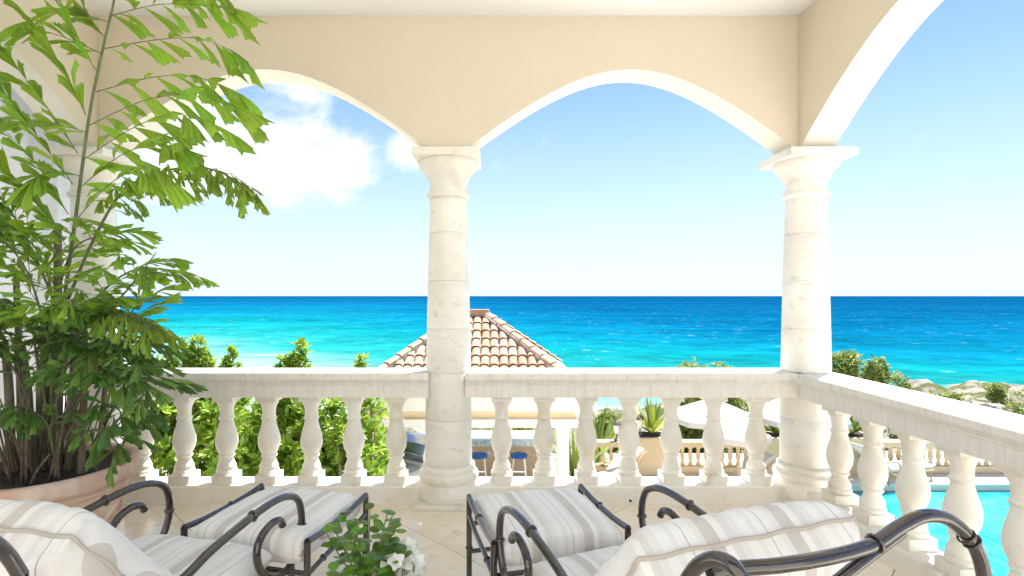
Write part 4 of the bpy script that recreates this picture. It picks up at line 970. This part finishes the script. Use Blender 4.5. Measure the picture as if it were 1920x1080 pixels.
# ---------------------------------------------------------------- pavilion with tiled roof, bar, stools, grill
PVX = X(888, 11.35); PVW, PVD0, PVD1 = 1.88, 9.35, 13.30
def pavilion():
    root = thing('pavilion', 'white pavilion with hipped terracotta tile roof beyond the balustrade', 'pavilion', (0,0,0))
    x0, x1 = PVX-PVW, PVX+PVW; y0, y1 = PVD0, PVD1; zb = GZ+2.20
    for (cx, cy) in ((x0+.22,y0+.22),(x1-.22,y0+.22),(x0+.22,y1-.22),(x1-.22,y1-.22)):
        co = MB().lathe([(.16,.001),(.16,.1),(.13,.14),(.13,.3),(.112,1.98),(.125,2.0),(.125,2.03),(.11,2.05),(.11,2.09),(.15,2.14),(.15,2.198)], 28).build('post', M_WHITE, root, smooth=40); co.location = (cx, cy, GZ)
    for nm, e, za, zc, m in (('beam',.02,zb,zb+.14,M_WHITE),('frieze',-.03,zb+.1405,zb+.30,M_CREAMW),('cornice',.10,zb+.3005,zb+.56,M_WHITE)):
        mb = MB()
        for (a, b, c, d) in ((x0-e,x1+e,y0-e,y0+.28),(x0-e,x1+e,y1-.28,y1+e),(x0-e,x0+.28,y0+.28,y1-.28),(x1-.28,x1+e,y0+.28,y1-.28)): mb.box(a, b, c, d, za, zc)
        mb.build(nm, m, root)
    ev = zb+.565; X0, X1, Y0, Y1 = x0-.16, x1+.16, y0-.16, y1+.16
    ym = (Y0+Y1)/2; rz = EYE-(594-HY)*ym/F_PX; rh = .24
    A = [(X0,Y0,ev),(X1,Y0,ev),(X1,Y1,ev),(X0,Y1,ev),(PVX-rh,ym,rz),(PVX+rh,ym,rz)]
    MB().add(A, [(0,1,5,4),(1,2,5),(2,3,4,5),(3,0,4),(3,2,1,0)]).build('roof_deck', M_MORTAR, root)
    # barrel tiles: slightly tapered half cylinders, each course lapping the one below
    tw, tl = .176, .335; mb = MB(); n = 7; vs = []
    for (y, r_, zo) in ((0,.086,.024),(tl,.072,.0)):
        for k in range(n+1):
            a = math.pi*k/n; vs.append((-r_*math.cos(a), y, zo+r_*.72*math.sin(a)))
        for k in range(n+1):
            a = math.pi*k/n; vs.append((-(r_-.012)*math.cos(a), y, zo+(r_-.012)*.72*math.sin(a)-.002))
    k = n+1
    fs = [(i,i+1,2*k+i+1,2*k+i) for i in range(n)]+[(i+1,i,k+i,k+i+1) for i in range(n)]
    TILE = mb.add(vs, fs).mesh('roof_tile', M_ROOF, smooth=60)
    def slope(e0, e1, ridge0, ridge1, objs):
        e0, e1, r0, r1 = map(Vector, (e0, e1, ridge0, ridge1)); u = (e1-e0).normalized(); w = (e1-e0).length
        mid = (r0+r1)/2; up = (mid-e0)-u*((mid-e0).dot(u)); sl = up.length; up.normalize(); nn = u.cross(up)
        a0 = (r0-e0).dot(u); a1 = (r1-e0).dot(u); ex = .275; rows = int(sl/ex)+1; joined = MB()
        for j in range(rows):
            s0 = j*ex-.03; lo = a0*(s0+.12)/sl; hi = w-(w-a1)*(s0+.12)/sl
            nc = int(w/tw); 
            for i in range(nc+1):
                t = w/2+(i-nc/2)*tw
                if t < lo+.03 or t > hi-.03: continue
                p = e0+u*t+up*s0+nn*.012
                jx = rnd.uniform(-.006,.006); p = p+u*jx; q = rnd.uniform(-.02,.02)
                M_ = Matrix(((u.x,up.x,nn.x,p.x),(u.y,up.y,nn.y,p.y),(u.z,up.z,nn.z,p.z),(0,0,0,1))) @ Matrix.Rotation(q, 4, 'Z')
                if s0+tl > sl+.05: M_ = M_ @ Matrix.Diagonal((1, max(.3,(sl-s0)/tl), 1, 1))
                if objs: o = link('roof_tile', TILE, root); o.matrix_local = M_
                else: joined.add([M_ @ Vector(v) for v in mb.v], mb.f)
        if not objs: o = joined.build('roof_tiles', M_ROOF, root, smooth=60); o['kind'] = 'stuff'
    slope(A[0], A[1], A[4], A[5], True)
    slope(A[1], A[2], A[5], A[5], False); slope(A[2], A[3], A[5], A[4], False); slope(A[3], A[0], A[4], A[4], False)
    def caps(p, q):
        p, q = Vector(p), Vector(q); d = (q-p); L_ = d.length; d.normalize(); x = d.cross(Vector((0,0,1))).normalized(); z = x.cross(d); n_ = max(1, int(L_/.30))
        mm = MB(); mm.tube([p+z*.03, q+z*.03], .085, 8, 1); mm.build('hip_mortar', M_MORTAR, root, smooth=180)
        for k in range(n_):
            c = p+d*(k*L_/n_)+z*.085; sc_ = L_/n_/tl*1.12
            M_ = Matrix(((x.x,d.x,z.x,c.x),(x.y,d.y,z.y,c.y),(x.z,d.z,z.z,c.z),(0,0,0,1))) @ Matrix.Diagonal((1.05, sc_, .8, 1))
            o = link('hip_tile', TILE, root); o.matrix_local = M_
    for a, b in ((0,4),(1,5),(2,5),(3,4)): caps(A[a], A[b])
    MB().box(PVX-rh-.1, PVX+rh+.1, ym-.10, ym+.10, rz+.02, rz+.16).build('ridge_cap', M_ROOF, root, bevel=.03)
    return root
pavilion()
M_MOSAIC = mat('blue_mosaic', (.20,.36,.42), .3, (.55,.60,.60), 40, lo=.45, hi=.55, spec=.5)
M_BARF = mat('tan_bar_front', (.42,.31,.20), .8, (.48,.37,.25), 3)
def bar_counter():
    y0 = 13.15; root = thing('bar_counter', 'tan bar counter with blue mosaic edge under the pavilion', 'bar counter', (X(935,y0), y0, GZ))
    w = 1.2; MB().box(-w,w,.0,.5,.001,.84).build('front_panel', M_BARF, root)
    MB().box(-w-.08,w+.08,-.14,.56,.841,1.0).build('mosaic_edge', M_MOSAIC, root)
    MB().box(-w-.1,w+.1,-.16,.58,1.001,1.05).build('countertop', mat('pale_blue_stone', (.50,.55,.60), .25), root, bevel=.01)
    for k in range(3):
        d = MB().box(-.055,.055,-.012,-.001,-.055,.055).build('diamond_inlay', M_MOSAIC, root); d.location = (-.85+.62*k, 0, .62); d.rotation_euler[1] = R(45)
bar_counter()
def stool(label, px):
    y = 12.55; root = thing('bar_stool', label, 'stool', (X(px,y), y, GZ), rnd.uniform(-.1,.1), 'blue topped bar stools at the bar')
    MB().lathe([(.17,.72),(.20,.73),(.205,.77),(.19,.79)], 24).build('seat', M_BLUE, root, smooth=50)
    for sx in (-1, 1):
        for sy in (-1, 1): MB().tube([(sx*.12,sy*.12,.73),(sx*.19,sy*.19,.001)], .018, 8, 1).build('leg', M_WHITE, root, smooth=60)
    for sx in (-1, 1):
        MB().box(sx*.165-.012, sx*.165+.012, -.16, .16, .24, .27).build('foot_rail', M_WHITE, root); MB().box(-.16,.16, sx*.165-.012, sx*.165+.012, .30, .33).build('foot_rail', M_WHITE, root)
stool('blue topped white bar stool nearest the middle column', 898); stool('blue topped white bar stool right of the first baluster', 973)
def grill():
    y = 11.9; root = thing('barbecue_grill', 'stainless barbecue grill with rounded hood left of the middle column', 'grill', (X(785,y), y, GZ), R(-35))
    MB().box(-.45,.45,-.30,.30,.001,.86).build('cabinet', M_WHITE, root, bevel=.01)
    MB().box(-.47,.47,-.33,.33,.861,.93).build('counter', M_WHITE, root, bevel=.01)
    pr = [(-.30,.931),(-.31,1.08),(-.22,1.30),(-.05,1.42),(.15,1.40),(.28,1.22),(.30,.931)]; k = len(pr)
    MB().add([(-.42,y_,z) for y_, z in pr]+[(.42,y_,z) for y_, z in pr], [(i,i+1,k+i+1,k+i) for i in range(k-1)]+[tuple(range(k)), tuple(range(2*k-1,k-1,-1))]).build('hood', M_STEEL, root, bevel=.012)
    MB().tube([(-.3,-.37,1.10),(.3,-.37,1.10)], .016, 8, 1).build('handle', M_STEEL, root, smooth=60)
    for k in range(5):
        o = MB().lathe([(.03,0),(.028,.03),(.02,.035)], 14).build('knob', M_DARK, root, smooth=40); o.location = (-.28+.14*k, -.3305, .80); o.rotation_euler[0] = R(90)
    ct = thing('grill_counter', 'white stone counter left of the barbecue grill', 'counter', (X(735,11.2), 11.2, GZ), R(-35))
    MB().box(-.5,.5,-.32,.32,.001,.84).build('cabinet', M_WHITE, ct); MB().box(-.54,.54,-.36,.36,.841,.90).build('countertop', mat('speckled_granite', (.55,.57,.60), .3, (.35,.37,.40), 60, lo=.48, hi=.54), ct, bevel=.008)
grill()

# ---------------------------------------------------------------- coastal shrubs and rocks
CG = 'coastal shrubs along the shore'
def coast(label, px, ytop, Y, rx, seed, leaf=.15, n=420, spikes=(), base=None):
    x = X(px,Y); zt = EYE-(ytop-HY)*Y/F_PX; zb = ground_z(x,Y)-.1 if base is None else base
    return shrub(label, (x, Y, zb), zt-zb, rx, rx*.8, int(n*1.7), leaf, M_COAST, CG, spikes, seed, per=7, zmin=.05)
coast('bushy olive-green shrub just right of the corner column above the rail', 1585, 664, 18.5, .66, 31, n=700)
coast('rounded olive shrub, second right of the corner column above the rail', 1645, 672, 19.5, .66, 32, n=650)
coast('small olive shrub trailing off third right of the corner column', 1690, 700, 20, .55, 33, n=350)
coast('low green shrub on pale rocks in the middle of the right rail', 1766, 731, 27, 1.0, 34, n=300)
coast('small round shrub standing on the rocks at far right', 1868, 720, 33, .75, 35, n=260)
coast('greyish shrub at the right edge of the picture', 1912, 742, 26, 1.0, 36, n=320)
coast('olive shrub tops over the rail left of the corner column', 1300, 674, 17.5, .75, 37, n=600)
coast('olive shrub tops nearest left of the corner column above the rail', 1350, 680, 17.8, .6, 38, n=450)
coast('dark green shrub seen between parasols under the rail', 1385, 752, 18.5, .7, 39, n=400)
coast('small shrub beside gray rocks beyond the low balustrade', 1275, 790, 17.6, .6, 40, n=260)
coast('bright green bush behind the lanterns and yellow-green palm clump', 1160, 776, 16.8, .8, 41, n=420)
coast('low green bush just left of the pavilion post behind the bar', 955, 792, 17.5, .9, 42, n=420)
coast('low green bush behind the low balustrade below the parasols', 1425, 790, 16.6, .7, 43, n=360)
def boulder(label, x, y, s, m, seed, grp):
    r = random.Random(seed); bm = bmesh.new(); bmesh.ops.create_icosphere(bm, subdivisions=3, radius=1)
    for v in bm.verts:
        q = 1+.55*mnoise.fractal(v.co*1.2+Vector((seed,0,0)), 1.0, 2.0, 4); v.co = Vector((v.co.x*1.3, v.co.y, v.co.z*.7))*q*s
    me = bpy.data.meshes.new('boulder'); bm.to_mesh(me); bm.free(); me.materials.append(m)
    o = link('boulder', me); o.location = (x, y, ground_z(x,y)+.1*s); o.rotation_euler[2] = r.uniform(0,6); return tag(o, label, 'rock', grp)
ORD = ['first', 'second', 'third', 'fourth', 'fifth', 'sixth', 'seventh', 'eighth', 'ninth']
for k in range(6):
    px = 1270+k*11; Y = 21+rnd.uniform(-1.5,1.5); boulder('dark grey boulder, %s from the left in the pile beyond the low balustrade' % ORD[k], X(px,Y), Y, rnd.uniform(.35,.6), M_DROCK, k+1, 'dark boulders beyond the low balustrade')
for k in range(9):
    px = 1705+k*26+rnd.uniform(-8,8); Y = rnd.uniform(26,40); boulder('pale weathered boulder, %s from the left on the right-hand rocky shore' % ORD[k], X(px,Y), Y, rnd.uniform(.4,.9), M_ROCK, k+40, 'pale boulders on the right shore')
